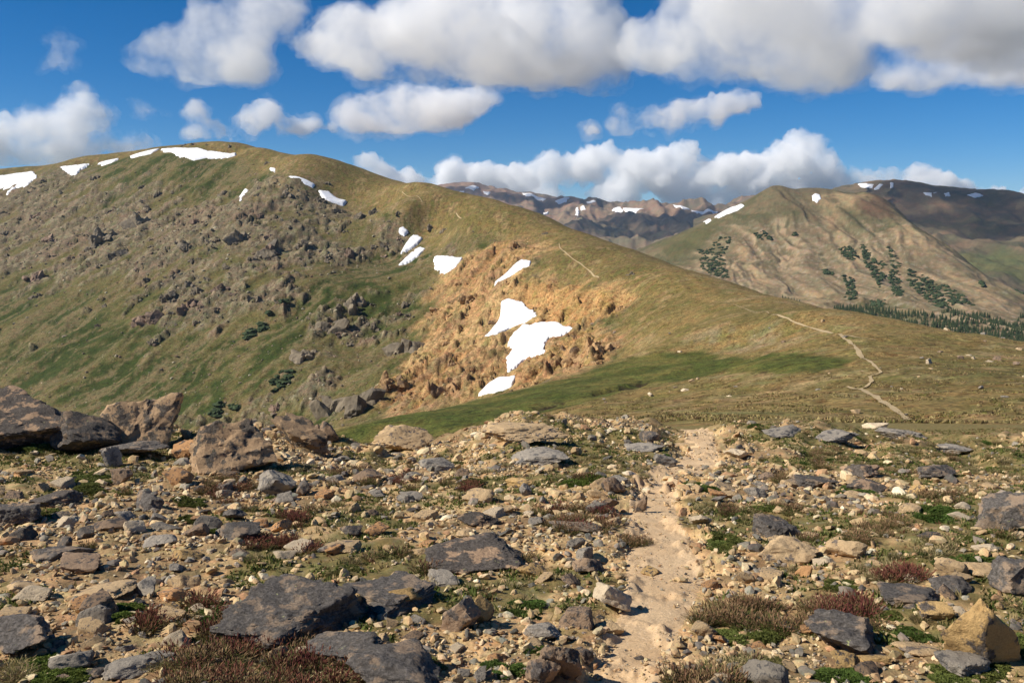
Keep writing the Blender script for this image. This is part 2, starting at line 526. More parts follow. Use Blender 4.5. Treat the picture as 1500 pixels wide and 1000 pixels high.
exposed = sstep(0.58, 0.98, rockness + 0.34 * (rib - 0.30) + 0.34 * fbm(X / 16, Y / 16, 6, 46, .68)) * np.maximum(face_m, scarp_m)
wx, wy = ac + fbm(X / 9, Y / 9, 2, 53) * 3, al + fbm(X / 9 + 7, Y / 9, 2, 54) * 3
b1, _ = cell2(wx / 6.5, wy / 13, 55); b2, _ = cell2(wx / 2.6, wy / 4.6, 56)
blocks = (b1 - .35) * 3.0 + (b2 - .4) * 1.3
hill.Z += face_in * ((big - 0.3) * 2.0 + (mid - .2) * .22 + exposed * ((rib - 0.2) * 1.6 + blocks))
gl = ridged((ac + warp * .3) / 11, al / 130, 4, 47)
bowl = hill.mask([(762, 402), (850, 418), (938, 436), (908, 464), (845, 486), (800, 474), (780, 452), (752, 438)], rmin=190, wob=0.010, wl=0.035, soft=0.012, seed=69)
craggy = sstep(-.05, .45, fbm(X / 38, Y / 38, 3, 50) + .5 * (gl - .5)) * (1 - .85 * bowl)
hill.Z += scarp_in * ((gl - 0.4) * 1.2 + craggy * ((b1 - .4) * .9 + (b2 - .4) * .5))
# hollows that hold the snow fields of the scarp
SNOW_KITE = [(710, 494), (722, 480), (731, 468), (734, 443), (742, 438), (766, 443), (781, 455), (787, 462), (771, 472), (746, 481), (728, 490)]
SNOW_BIG = [(743, 545), (742, 530), (748, 516), (745, 502), (752, 488), (765, 477), (790, 473), (820, 475), (844, 483), (822, 492), (803, 495), (798, 505), (797, 516), (785, 521), (768, 527), (757, 538)]
SNOW_FOOT = [(701, 578), (714, 565), (732, 555), (756, 552), (752, 563), (735, 571)]
SNOW_BLOCK = [(635, 378), (641, 375), (678, 378), (672, 387), (660, 398), (650, 401), (637, 394)]
SNOW_SLANT = [(724, 415), (744, 399), (754, 388), (765, 381), (779, 384), (776, 390), (753, 402), (738, 409)]
zb = blur(hill.Z, 40)
for p_ in (SNOW_KITE, SNOW_BIG, SNOW_FOOT, SNOW_BLOCK, SNOW_SLANT):
    mk = hill.mask(p_, rmin=190, soft=.012)
    hill.Z = hill.Z * (1 - mk) + (zb - .35) * mk
# the incised spring line in the meadow
gully = hill.mask([(965, 556), (940, 566), (900, 574), (870, 580), (872, 573), (905, 566), (940, 558)], rmin=60, rmax=260, wob=0.006, wl=0.02, soft=0.006, seed=70)
gully2 = hill.mask([(830, 592), (790, 602), (730, 616), (725, 610), (780, 597), (826, 587)], rmin=60, rmax=260, wob=0.006, wl=0.02, soft=0.006, seed=71)
hill.Z -= .8 * gully + .5 * gully2

# ---- albedo of the ridge
n60 = fbm(X / 60, Y / 60, 4, 81); n12 = fbm(X / 13, Y / 13, 4, 82); n3 = fbm(X / 3.2, Y / 3.2, 3, 83); n1 = fbm(X / 1.1, Y / 1.1, 3, 84)
tundra = mix(rgb(.215, .155, .062), rgb(.145, .117, .042), sstep(-.35, .4, n60 + n12 * .5))
tundra = mix(tundra, rgb(.265, .195, .095), sstep(.15, .55, n12 + .4 * n3))
tundra = mix(tundra, rgb(.115, .072, .036), sstep(.12, .5, n3 + .45 * n1) * .8 * sstep(250, 420, hill.Rg))
tundra = mix(tundra, rgb(.110, .110, .034), sstep(.15, .5, -n3 - .3 * n60) * .65 * sstep(250, 420, hill.Rg))
tundra = tundra * 1.12
C = tundra
meadow = hill.mask([(440, 660), (500, 630), (600, 606), (700, 584), (800, 561), (880, 538), (940, 520), (1040, 516), (1140, 518), (1255, 530), (1190, 547), (1060, 547), (960, 562), (860, 588), (790, 606), (740, 620), (690, 660)], rmin=50, rmax=300, wob=0.010, wl=0.04, soft=0.007, seed=72)
mead_c = mix(rgb(.070, .086, .018), rgb(.135, .130, .034), sstep(-.3, .4, n12 * .9))
C = mix(C, mead_c, meadow * .95)
C = mix(C, rgb(.045, .030, .015), np.clip(gully + gully2, 0, 1) * sstep(-.4, .1, n3))
grav = hill.mask([(1000, 500), (1060, 480), (1150, 472), (1180, 490), (1130, 508), (1040, 512)], rmin=100, wob=0.02, wl=0.05, soft=0.02, seed=73)
C = mix(C, rgb(.25, .205, .145), grav * sstep(-.4, .3, n3 + n12) * .45)
slope_green = mix(rgb(.044, .060, .013), rgb(.122, .107, .040), sstep(-.4, .4, n12 * .7 + n60 * .7 + .35 * crag_m - .65 * green_band - .5 * grassy + .5 * (big - .3)))
slope_green = mix(slope_green, rgb(.175, .137, .072), sstep(.2, .55, ridged((ac + warp) / 17, al / 240, 4, 48) * .45 + n3 * .4 + .15 * n12 - .12) * .8)
C = mix(C, slope_green, face_m * (1 - scarp_m))
rockc = mix(rgb(.195, .155, .104), rgb(.115, .094, .064), sstep(-.3, .4, n12 + .4 * n1))
rockc = mix(rockc, rgb(.30, .25, .175), sstep(.6, .95, b2) * .8)
rockc = mix(rockc, rgb(.13, .11, .08), sstep(.35, .1, b2) * .6)
rockc = mix(rockc, rgb(.23, .160, .118), sstep(.1, .5, n60 + .3 * n3) * .5)
C = mix(C, rockc, exposed * (1 - scarp_m) * .9)
orange = mix(rgb(.44, .275, .130), rgb(.34, .200, .098), sstep(-.3, .4, n12 + .3 * n3))
orange = mix(orange, rgb(.52, .370, .20), sstep(.35, .9, gl) * .5)
orange = mix(orange, rgb(.27, .190, .120), craggy * sstep(.45, .75, b1) * .8)
orange = mix(orange, rgb(.36, .21, .12), craggy * sstep(.5, .7, b2) * .6)
orange = mix(orange, rgb(.52, .370, .195), sstep(.0, .5, n60 + .4 * n3) * .8)
orange = mix(orange, rgb(.145, .120, .050), sstep(.15, .5, -n3 - .6 * n12) * .6)
orange = mix(orange, mix(rgb(.50, .325, .150), rgb(.42, .255, .112), sstep(-.3, .3, n3 + .5 * n12)), bowl * .85)
C = mix(C, orange * rgb(.97, .92, .86), np.clip(scarp_m * 1.1, 0, 1) * .95)
tanrim = hill.mask([(380, 240), (460, 250), (520, 290), (620, 330), (640, 372), (590, 380), (560, 340), (480, 310), (400, 270)], rmin=300, wob=0.02, wl=0.05, soft=0.03, seed=74)
C = mix(C, rgb(.30, .225, .13), tanrim * sstep(-.2, .4, n3 + n12) * .7)
C = np.clip(C * (1 + .18 * n1[..., None] * (hill.Rg < 500)[..., None]), .01, .9)
mat_hill = terrain_mat('alpine_tundra', 2.2, 0.5, 0.45, 1.2, 0.7, 0.7, .85)
hill_o = hill.build('hillside', mat_hill, C)

# ---- near ground
X, Y = ground.X, ground.Y
g1 = fbm(X * .45, Y * .45, 4, 91); g2 = fbm(X * 2.2, Y * 2.2, 4, 92); g3 = fbm(X * 11, Y * 11, 3, 93)
C = mix(rgb(.50, .340, .175), rgb(.38, .250, .130), sstep(-.3, .4, g2))
C = mix(C, rgb(.17, .120, .066), sstep(.05, .45, g1 + .5 * g2) * .6)
C = mix(C, rgb(.135, .120, .040), sstep(.0, .35, -g1 + .4 * g2 + .30 * sstep(.5, 3.5, X) - .02) * .8)
C = mix(C, rgb(.155, .135, .110), sstep(.15, .5, g3 - .2) * .35)
bed2 = 1 - sstep(-.05, .35, td)
C = mix(C, rgb(.62, .425, .225), bed2 * .85)
far = sstep(17, 26, ground.Rg)
C = mix(C, rgb(.19, .15, .06) + 0 * C, far)
C = np.clip(C * (1 + .22 * g3[..., None]), .01, .9)
mat_ground = terrain_mat('gravelly_soil', 0.10, 0.018, 0.28, 0.045, 0.02, 0.9)
ground_o = ground.build('ground', mat_ground, C)

# trail surface, lying in its shallow bed
def strip(name, pts, lift, mat, sub=14, across=9, wob=0.1, zfun=None, crown=0.0, relief=0.0):
    P = np.array(pts, float)
    t = np.linspace(0, len(P) - 1, (len(P) - 1) * sub + 1)
    cx = np.interp(t, np.arange(len(P)), P[:, 0]); cyy = np.interp(t, np.arange(len(P)), P[:, 1]); w = np.interp(t, np.arange(len(P)), P[:, 2])
    k = np.ones(9) / 9
    if len(t) > 30:
        pad = lambda q: np.convolve(np.concatenate([np.full(4, q[0]), q, np.full(4, q[-1])]), k, 'valid')
        cx, cyy, w = pad(cx), pad(cyy), pad(w)
    dx, dy = np.gradient(cx), np.gradient(cyy); n = np.hypot(dx, dy) + 1e-9
    nx, ny = dy / n, -dx / n
    V = []
    for i, s in enumerate(np.linspace(-1, 1, across)):
        e = w * (1 + wob * fbm(t * .9 + 40 * (s > 0), t * 0 + 3, 3, 97) * (abs(s) > .5))
        x = cx + nx * s * e; y = cyy + ny * s * e
        V.append(np.stack([x, y, zfun(x, y) + relief * (fbm(x * 6, y * 6, 4, 98) + .4 * noise2(x * 45, y * 45, 99)) + lift + crown * (0.6 - abs(s) ** 4)], 1))
    V = np.stack(V, 1); na = V.shape[1]
    I = np.arange(V.shape[0] * na).reshape(-1, na)
    Q = np.stack([I[:-1, :-1], I[:-1, 1:], I[1:, 1:], I[1:, :-1]], -1).reshape(-1, 4)
    me = mesh_np(name, V.reshape(-1, 3), Q, True)
    if me.polygons[0].normal.z < 0: me.flip_normals()
    return tag(link(name, me, mat), kind='structure')

m, nt, b = new_mat('sandy_trail')
tc = nt.nodes.new('ShaderNodeTexCoord').outputs['Object']
c1 = cmix(nt, mrange(nt, nnoise(nt, tc, 2.2, 5), .35, .65, 0, 1), (.56, .375, .205), (.67, .475, .275))
c2 = cmix(nt, mrange(nt, nnoise(nt, tc, 55, 4, .7), .55, .68, 0, .8), c1, (.28, .20, .12))
c3 = cmix(nt, mrange(nt, nnoise(nt, tc, 90, 3, .6), .60, .70, 0, .8), c2, (.72, .60, .44))
nt.links.new(c3, b.inputs['Base Color'])
bump(nt, nnoise(nt, tc, 34, 8, .75), b, .7, .018)
mat_trail = m
wide = [(x, y, w + .05) for x, y, w in trail_c]
path_o = strip('path', wide, -0.004, mat_trail, 40, 41, .12, ground.z, crown=0.03, relief=.006)

m, nt, b = new_mat('pale_trail')
tc = nt.nodes.new('ShaderNodeTexCoord').outputs['Object']
nt.links.new(cmix(nt, nnoise(nt, tc, 1.2, 4), (.30, .22, .115), (.50, .38, .22)), b.inputs['Base Color'])
mat_trail2 = m
def far_trail(px, w0, w1, rmin=45):
    p = [hill.hit(u, v, rmin)[:2] for u, v in px]
    n = len(p); w0 *= .5; w1 *= .5
    strip('path', [(x, y, w0 + (w1 - w0) * i / max(n - 1, 1)) for i, (x, y) in enumerate(p)], 0.10, mat_trail2, 16, 5, 1.1, hill.z)
far_trail([(1342, 626), (1330, 614), (1312, 603), (1298, 592), (1285, 583), (1268, 575), (1258, 570)], .42, .50)
far_trail([(1240, 566), (1258, 571), (1270, 566), (1278, 560), (1274, 551)], .25, .40)
far_trail([(1274, 551), (1284, 549), (1291, 546), (1283, 538), (1276, 531), (1265, 526)], .22, .40)
far_trail([(1265, 526), (1256, 513), (1246, 502), (1232, 493), (1222, 489)], .50, .55)
far_trail([(1222, 489), (1195, 482), (1172, 475), (1150, 466), (1130, 461)], .55, .5)
far_trail([(1226, 491), (1255, 495), (1285, 499)], .35, .2)
far_trail([(878, 408), (866, 398), (850, 386), (832, 374), (820, 364), (819, 356)], .55, .5, 300)
far_trail([(1130, 461), (1090, 450), (1040, 440)], .28, .15)
far_trail([(676, 320), (668, 312)], .6, .5, 300)
far_trail([(620, 300), (600, 288), (588, 280)], .6, .5, 300)

# ------------------------------------------------------------------ mountains beyond
b_pts = survey([
    (1140, 271, 1950), (1128, 276, 1957), (1153, 275, 1950), (1170, 279, 1950), (1115, 284, 1965), (1195, 281, 1950), (1140, 281, 1900), (1240, 284, 1960), (1290, 289, 1960), (1320, 318, 1890), (1360, 346, 1820), (1400, 374, 1750), (1450, 410, 1650), (1500, 442, 1560), (1600, 500, 1430), (1800, 560, 1300),
    (1090, 298, 2000), (1040, 322, 2060), (1000, 342, 2120), (950, 362, 2200), (900, 385, 2300), (800, 420, 2400),
    (1100, 350, 1760), (1170, 340, 1780), (1250, 350, 1770), (1040, 370, 1750), (980, 385, 1760), (1100, 400, 1580), (1180, 400, 1580), (1260, 400, 1580), (1330, 400, 1600), (1390, 410, 1590),
    (1060, 430, 1460), (1000, 410, 1560), (900, 420, 1700), (1200, 440, 1420), (1300, 450, 1370), (1400, 455, 1360), (1460, 460, 1400), (1160, 460, 1330), (1230, 470, 1250), (1320, 485, 1180), (1420, 495, 1130), (1500, 500, 1120), (1600, 530, 1080),
    (1000, 470, 1200), (1200, 510, 1050), (1350, 530, 1000), (1500, 545, 950), (1700, 580, 900), (800, 480, 1500), (1000, 540, 950), (1250, 580, 850), (1500, 620, 800),
    (1140, 288, 2150), (1240, 300, 2150), (1040, 335, 2250), (1320, 345, 2080), (1400, 400, 1920), (1500, 470, 1720), (1140, 360, 2600), (1300, 390, 2500), (1000, 390, 2700), (1500, 520, 2200), (800, 450, 2900), (1800, 600, 1700)])
b_tps = TPS(b_pts, 5e-5)
mtn = Sheet(steps((0.02, 0.13, 20), (0.13, 0.56, 430), (0.56, 0.78, 16)), np.concatenate([lsteps((820, 1150, 16)), lsteps((1150, 2150, 200))[1:], lsteps((2150, 2700, 14))[1:]]), lambda A, L: EYE + np.exp(L) * b_tps(A, L))
X, Y = mtn.X, mtn.Y
fa = rad(175); fx, fy = math.sin(fa), math.cos(fa)
al = X * fx + Y * fy; ac = X * fy - Y * fx
ac2 = ac + fbm(X / 220, Y / 220, 3, 101) * 45
wz = sstep(1100, 1250, mtn.Rg) * (1 - .6 * sstep(1850, 1960, mtn.Rg))
spur = ridged(ac2 / 135, al / 600, 4, 102, .55)
mtn.Z += wz * ((spur - .4) * 6 + (ridged(ac2 / 60, al / 420, 4, 103) - .4) * 3.2 + fbm(X / 22, Y / 22, 3, 104) * 1.2)
n1 = fbm(X / 130, Y / 130, 4, 105); n2 = fbm(X / 26, Y / 26, 4, 106); n3 = fbm(X / 7, Y / 7, 3, 107)
C = mix(rgb(.178, .143, .082), rgb(.112, .104, .052), sstep(-.3, .4, n1 + .4 * n2))
thin = sstep(.62, .95, ridged((ac2 + n2 * 6) / 30, al / 520, 2, 112, .4) * .75 + .25 * n2)
def marea(pts, soft=.006, wob=.006, seed=110): return mtn.mask(pts, rmin=1000, wob=wob, wl=.02, soft=soft, seed=seed)
streak = sstep(.20, .75, .55 * spur + .5 * n2 + .3 * ridged(ac2 / 26, al / 300, 3, 108))
low = marea([(1060, 340), (1200, 330), (1330, 330), (1500, 440), (1600, 520), (1300, 500), (1100, 480), (1000, 420)], .03, .02)
streak2 = sstep(.25, .8, ridged(ac2 / 38, al / 700, 4, 109) * .6 + .35 * n2 + .2 * n1)
C = mix(C, rgb(.32, .238, .148), np.maximum(streak * .4, streak2 * .9) * low * .75)
C = mix(C, rgb(.46, .345, .215), thin * np.clip(low + .25, 0, 1) * .75)
C = mix(C, rgb(.40, .290, .165), np.maximum.reduce([marea([(1190, 283), (1290, 285), (1275, 300), (1215, 312), (1235, 335), (1265, 390), (1250, 392), (1215, 340)], .008, .008, 111),
    marea([(1310, 322), (1345, 340), (1375, 372), (1340, 372), (1318, 350)], .008, .008, 112), marea([(1180, 418), (1215, 425), (1225, 455), (1160, 455)], .008, .008, 113),
    marea([(1080, 350), (1100, 370), (1130, 420), (1110, 420), (1085, 385)], .006, .006, 114), marea([(1380, 395), (1440, 420), (1490, 455), (1440, 450)], .01, .01, 115)]) * sstep(-.5, .2, n2 + .2) * .85)
C = mix(C, rgb(.145, .090, .060), marea([(1250, 300), (1290, 284), (1318, 318), (1290, 320), (1262, 318)], .006, .006, 116) * .8)
C = mix(C, rgb(.115, .108, .044), np.maximum(marea([(950, 362), (1030, 328), (1060, 322), (1020, 365), (985, 380)], .008, .006, 117), marea([(1250, 440), (1320, 440), (1350, 470), (1280, 480)], .01, .01, 118)) * .75)
C = mix(C, rgb(.33, .27, .22), sstep(.35, .6, n3 + .5 * n2) * low * .5)
C = np.clip(C * (1 + .15 * n3[..., None]), .01, .9)
C = C * .80
mat_mtn = terrain_mat('scree_mountain', 9, 2.5, 0.22, 7, 2.0, 0.5)
mtn_o = mtn.build('mountain', mat_mtn, C)

c_pts = survey([
    (1120, 300, 4300), (1180, 292, 4300), (1225, 277, 4300), (1260, 269, 4250), (1300, 265, 4200), (1330, 270, 4200), (1370, 281, 4200), (1430, 281, 4200), (1470, 283, 4200), (1500, 288, 4200), (1600, 300, 4200), (1900, 330, 4200),
    (1220, 300, 4000), (1300, 290, 3950), (1400, 300, 3950), (1500, 310, 3950), (1300, 320, 3650), (1400, 340, 3600), (1500, 350, 3600), (1350, 360, 3300), (1420, 380, 3100), (1500, 400, 2950), (1600, 420, 2850), (1300, 400, 2900), (1500, 440, 2600), (1900, 480, 2600), (1120, 400, 3200),
    (1900, 390, 3600), (1900, 560, 2000), (1500, 540, 2000), (1120, 480, 2300),
    (1225, 290, 4700), (1300, 280, 4700), (1500, 305, 4700), (1900, 350, 4700), (1120, 320, 4800)])
c_tps = TPS(c_pts, 5e-5)
mt2 = Sheet(steps((0.2, 0.30, 10), (0.30, 0.56, 200), (0.56, 0.85, 12)), lsteps((2050, 2700, 12), (2700, 4400, 90), (4400, 4800, 5)), lambda A, L: EYE + np.exp(L) * c_tps(A, L))
X, Y = mt2.X, mt2.Y
mt2.Z += (ridged(X / 420, Y / 900, 4, 121) - .4) * 26 * (1 - .7 * sstep(3950, 4200, mt2.Rg)) + fbm(X / 70, Y / 70, 3, 122) * 7
n1 = fbm(X / 300, Y / 300, 4, 123); n2 = fbm(X / 60, Y / 60, 4, 124)
C = mix(rgb(.155, .115, .072), rgb(.095, .085, .048), sstep(-.3, .3, n1 + .3 * n2))
C = mix(C, rgb(.21, .135, .085), sstep(.1, .5, n2 - .2 * n1) * .6)
C = mix(C, rgb(.10, .105, .040), mt2.mask([(1390, 372), (1460, 365), (1520, 378), (1520, 420), (1440, 400)], rmin=2400, wob=.008, wl=.03, soft=.01) * .9)
mat_far = terrain_mat('far_rock_slope', 40, 9, 0.2, 30, 10, 0.5)
mt2_o = mt2.build('mountain', mat_far, np.clip(C, .01, .9))

d_pts = survey([
    (300, 300, 7200), (450, 290, 7200), (560, 283, 7200), (640, 277, 7100), (672, 273, 7100), (692, 269, 7100), (706, 277, 7100), (725, 283, 7000), (765, 284, 7000), (790, 289, 7000), (815, 292, 6900), (832, 291, 6900), (850, 297, 6900), (870, 294, 6900), (895, 300, 6900), (915, 303, 6800), (940, 307, 6700), (960, 303, 6300), (985, 299, 6200), (1005, 303, 6300), (1030, 310, 6400), (1060, 308, 6500), (1085, 300, 6500), (1130, 292, 6600), (1300, 300, 6800), (1500, 310, 6800),
    (700, 300, 6500), (780, 310, 6200), (850, 310, 6300), (850, 330, 5600), (900, 325, 5900), (930, 320, 6100), (985, 320, 5750), (1040, 325, 5800), (960, 340, 5200), (900, 350, 5000), (930, 356, 4700), (980, 345, 5000), (880, 345, 5000), (1000, 360, 4600), (860, 360, 4700), (1040, 345, 5200),
    (600, 320, 6200), (400, 330, 6200), (600, 380, 4700), (300, 400, 4700), (1200, 340, 5800), (1500, 350, 5800), (1500, 420, 4600), (1000, 400, 4200), (850, 400, 4200),
    (300, 320, 8000), (692, 285, 7900), (850, 310, 7900), (985, 318, 7500), (1130, 310, 7700), (1500, 330, 7900)])
d_tps = TPS(d_pts, 5e-5)
mt3 = Sheet(steps((-0.36, -0.12, 16), (-0.12, 0.30, 330), (0.30, 0.60, 16)), lsteps((4100, 4700, 10), (4700, 7250, 110), (7250, 8200, 6)), lambda A, L: EYE + np.exp(L) * d_tps(A, L))
X, Y = mt3.X, mt3.Y
mt3.Z += ((ridged(X / 420, Y / 1100, 4, 131) - .4) * 46 + fbm(X / 90, Y / 90, 3, 132) * 14) * (1 - .55 * sstep(6500, 6900, mt3.Rg))
n1 = fbm(X / 420, Y / 420, 4, 133); n2 = fbm(X / 90, Y / 120, 4, 134)
C = mix(rgb(.240, .160, .115), rgb(.150, .118, .082), sstep(-.3, .3, n1 + .4 * n2))
C = mix(C, rgb(.27, .175, .115), sstep(.1, .5, n2) * .7)
C = mix(C, rgb(.105, .110, .058), sstep(6400, 5400, mt3.Rg) * sstep(-.3, .3, -n1) * .6)
mt3_o = mt3.build('mountain', mat_far, np.clip(C, .01, .9))

# low country that carries the sheets out to the horizon
me = mesh_np('terrain', np.array([[20000 * math.cos(k * math.tau / 64), 20000 * math.sin(k * math.tau / 64), -620] for k in range(64)] + [[0, 0, -620]]), np.array([[k, (k + 1) % 64, 64] for k in range(64)]), False)
m, nt, b = new_mat('valley_floor')
tc = nt.nodes.new('ShaderNodeTexCoord').outputs['Object']
nt.links.new(cmix(nt, nnoise(nt, tc, 1 / 900, 5), (.09, .10, .04), (.17, .14, .07)), b.inputs['Base Color'])
tag(link('terrain', me, m), kind='structure')

# ------------------------------------------------------------------ shapes shared by rocks, crags and shrubs
_ico = {}
def ico(sub):
    if sub not in _ico:
        b = bmesh.new(); bmesh.ops.create_icosphere(b, subdivisions=sub, radius=1.0)
        V = np.array([v.co[:] for v in b.verts]); Fc = np.array([[v.index for v in f.verts] for f in b.faces]); b.free()
        V /= np.linalg.norm(V, axis=1, keepdims=True)
        _ico[sub] = (V, Fc)
    return _ico[sub]

def rock_points(rng, sub, planes=11, rough=0.06, sharp=40, freq=1.6, lo=0.55, hi=0.95, flat=None):
    """angular fragment: cleaved slab-like body, broken corners, chipped surface"""
    D, Fc = ico(sub)
    Q, _ = np.linalg.qr(rng.normal(size=(3, 3)))
    ext = np.array([1.0, rng.uniform(.6, .95), rng.uniform(.42, .8) if flat is None else flat])
    P = np.concatenate([Q, -Q]) + rng.normal(0, .20, (6, 3)); d = np.concatenate([ext, ext]) * rng.uniform(.82, 1.0, 6)
    Pc = rng.normal(size=(max(planes - 6, 2), 3)); Pc /= np.linalg.norm(Pc, axis=1, keepdims=True)
    sup = np.abs(Pc @ Q.T) @ ext
    P = np.concatenate([P, Pc]); d = np.concatenate([d, sup * rng.uniform(lo, .86, len(Pc))])
    P /= np.linalg.norm(P, axis=1, keepdims=True)
    c = np.maximum(D @ P.T, 1e-3) / d
    cm = c.max(1, keepdims=True)
    r = 1.0 / (cm[:, 0] * ((c / cm) ** sharp).sum(1) ** (1.0 / sharp))
    off = rng.uniform(0, 90, 3)
    V = D * r[:, None]
    q = V * freq + off
    n = fbm3(q, 5, 3, .62) * rough * 1.25 + rough * .6 * np.round(3 * noise3(q * 1.9, 5)) / 3 - rough * .5 * np.abs(noise3(q * 3.1, 7))
    return V * (1 + n[:, None]), Fc

def sharpen(me, deg=32):
    me.set_sharp_from_angle(angle=rad(deg))
    return me

def rot(yaw=0.0, pitch=0.0, roll=0.0):
    cz, sz, cx, sx, c2, s2 = math.cos(yaw), math.sin(yaw), math.cos(pitch), math.sin(pitch), math.cos(roll), math.sin(roll)
    return np.array([[cz, -sz, 0], [sz, cz, 0], [0, 0, 1]]) @ np.array([[1, 0, 0], [0, cx, -sx], [0, sx, cx]]) @ np.array([[c2, 0, s2], [0, 1, 0], [-s2, 0, c2]])

def rock_mat(name, a, b2, dark, dark_amt, lich, lich_amt, s=1.0, bstr=.7):
    """stone: two base tones, dark crust patches, pale lichen spots; sizes in metres * s"""
    m, nt, bs = new_mat(name)
    tc = nt.nodes.new('ShaderNodeTexCoord').outputs['Object']
    oi = nt.nodes.new('ShaderNodeObjectInfo')
    ad = node(nt, 'ShaderNodeVectorMath', operation='ADD')
    cv = nt.nodes.new('ShaderNodeCombineXYZ')
    mm = node(nt, 'ShaderNodeMath', operation='MULTIPLY'); mm.inputs[1].default_value = 97.0 * s
    nt.links.new(oi.outputs['Random'], mm.inputs[0]); nt.links.new(mm.outputs[0], cv.inputs[0]); nt.links.new(mm.outputs[0], cv.inputs[2])
    nt.links.new(tc, ad.inputs[0]); nt.links.new(cv.outputs[0], ad.inputs[1])
    v = ad.outputs[0]
    c = cmix(nt, mrange(nt, nnoise(nt, v, 3.2 / s, 5, .65), .32, .68, 0, 1), a, b2)
    c = cmix(nt, mrange(nt, nnoise(nt, v, 38 / s, 4, .7), .40, .75, 0, .55), c, np.array(a) * 1.45)
    c = cmix(nt, mrange(nt, nnoise(nt, v, 60 / s, 3, .7), .56, .72, 0, .6), c, np.array(b2) * .45)
    lo = .62 - .30 * dark_amt
    dk = cmix(nt, mrange(nt, nnoise(nt, v, 24 / s, 5, .75), .42, .66, 0, 1), np.array(dark) * .8, np.array(dark) * 2.1)
    c = cmix(nt, mrange(nt, nnoise(nt, v, 2.6 / s, 9, .66), lo, lo + .045, 0, .94), c, dk)
    if lich_amt > 0:
        c = cmix(nt, mrange(nt, nnoise(nt, v, 9.5 / s, 5, .6), .735 - .16 * lich_amt, .765 - .16 * lich_amt, 0, .85), c, lich)
    hv = nt.nodes.new('ShaderNodeHueSaturation')
    nt.links.new(mrange(nt, oi.outputs['Random'], 0, 1, .78, 1.18), hv.inputs['Value']); nt.links.new(c, hv.inputs['Color'])
    nt.links.new(hv.outputs[0], bs.inputs['Base Color'])
    bump(nt, nnoise(nt, v, 6 / s, 10, .72), bs, bstr, .13 * s)
    return m

def join_np(parts):
    V, Fc, o = [], [], 0
    for v, f in parts:
        V.append(v); Fc.append(f + o); o += len(v)
    return np.concatenate(V), np.concatenate(Fc)

# ------------------------------------------------------------------ snow
m, nt, b = new_mat('old_snow')
tc = nt.nodes.new('ShaderNodeTexCoord').outputs['Object']
nt.links.new(cmix(nt, mrange(nt, nnoise(nt, tc, .22, 6, .7), .45, .75, 0, 1), (.88, .88, .89), (.66, .63, .58)), b.inputs['Base Color'])
b.inputs['Roughness'].default_value = .7
bump(nt, nnoise(nt, tc, .5, 5), b, .4, .3)
mat_snow = m

def snow(sheet, px, label, group, thick=0.8, rmin=190, px_cell=1.0):
    keep_z = sheet.Z; sheet.Z = sheet.Zs; poly = sheet.hit_al(px, rmin); sheet.Z = keep_z
    ap = np.array(poly); lo, hi = ap.min(0), ap.max(0)
    pu = np.array(px); wpx, hpx = np.ptp(pu[:, 0]), np.ptp(pu[:, 1])
    na = int(np.clip(wpx / px_cell, 10, 150)); nl = int(np.clip(max(hpx, wpx * .5) / px_cell, 10, 150))
    pad = (hi - lo) * .08
    A, L = np.meshgrid(np.linspace(lo[0] - pad[0], hi[0] + pad[0], na), np.linspace(lo[1] - pad[1], hi[1] + pad[1], nl), indexing='ij')
    sc = float(max(hi - lo))
    wa = A + fbm(A / sc * 9, L / sc * 9, 3, 7) * sc * .016; wl = L + fbm(A / sc * 9 + 9, L / sc * 9, 3, 8) * sc * .016
    d = poly_dist(wa, wl, poly); ins = in_poly(wa, wl, poly)
    if ins.sum() < 6: return None
    dn = d / max(d[ins].max(), 1e-9)
    x, y = np.exp(L) * np.sin(A), np.exp(L) * np.cos(A)
    z = sheet.val(sheet.Zs, A, L)              # snow lies smoother than the ground below it
    z = z + np.where(ins, thick * (.45 + np.clip(dn * 3, 0, 1) ** .6), -1.2 * thick)
    snow_polys.append(poly)
    I = np.arange(na * nl).reshape(na, nl)
    q = np.stack([I[:-1, :-1], I[1:, :-1], I[1:, 1:], I[:-1, 1:]], -1).reshape(-1, 4)
    kk = ins.ravel()[q].any(1)
    q = q[kk]
    used, inv = np.unique(q, return_inverse=True)
    V = np.stack([x, y, z], -1).reshape(-1, 3)[used]
    base = V.mean(0)
    me = mesh_np('snow_patch', V - base, inv.reshape(-1, 4), True)
    if np.mean([p.normal.z for p in list(me.polygons)[::7]]) < 0: me.flip_normals()
    o = link('snow_patch', me, mat_snow); o.location = base
    return tag(o, label, 'snow', group)

for s_ in (hill, mtn, mt2, mt3):
    q = s_.Z
    for _ in range(26 if s_ is hill else 4):
        q = np.pad(q, 1, 'edge'); q = (q[:-2, 1:-1] + q[2:, 1:-1] + q[1:-1, :-2] + q[1:-1, 2:] + 2 * q[1:-1, 1:-1]) / 6
    s_.Zs = q
snow_polys = []
def on_snow(x, y):
    a, l = np.arctan2(x, y), np.log(np.hypot(x, y))
    m_ = np.zeros(np.shape(a), bool)
    for p_ in snow_polys: m_ |= in_poly(a, l, p_) | (poly_dist(a, l, p_) < .004)
    return m_
G1 = 'snow patches along the summit rim'; G2 = 'snow patches in the scarp'; G3 = 'snow on the far range'; G4 = 'snow on the shaded mountain'
snow(hill, [(-60, 262), (-20, 260), (0, 258), (25, 254), (48, 251), (54, 261), (40, 270), (22, 276), (12, 283), (4, 276), (-20, 280), (-60, 284)], 'wide snow bank at the low end of the summit rim', G1, 1.2)
snow(hill, [(81, 246), (104, 243), (131, 240), (118, 249), (109, 260), (100, 252)], 'wedge of snow between two rock ribs on the summit rim', G1, 1.0)
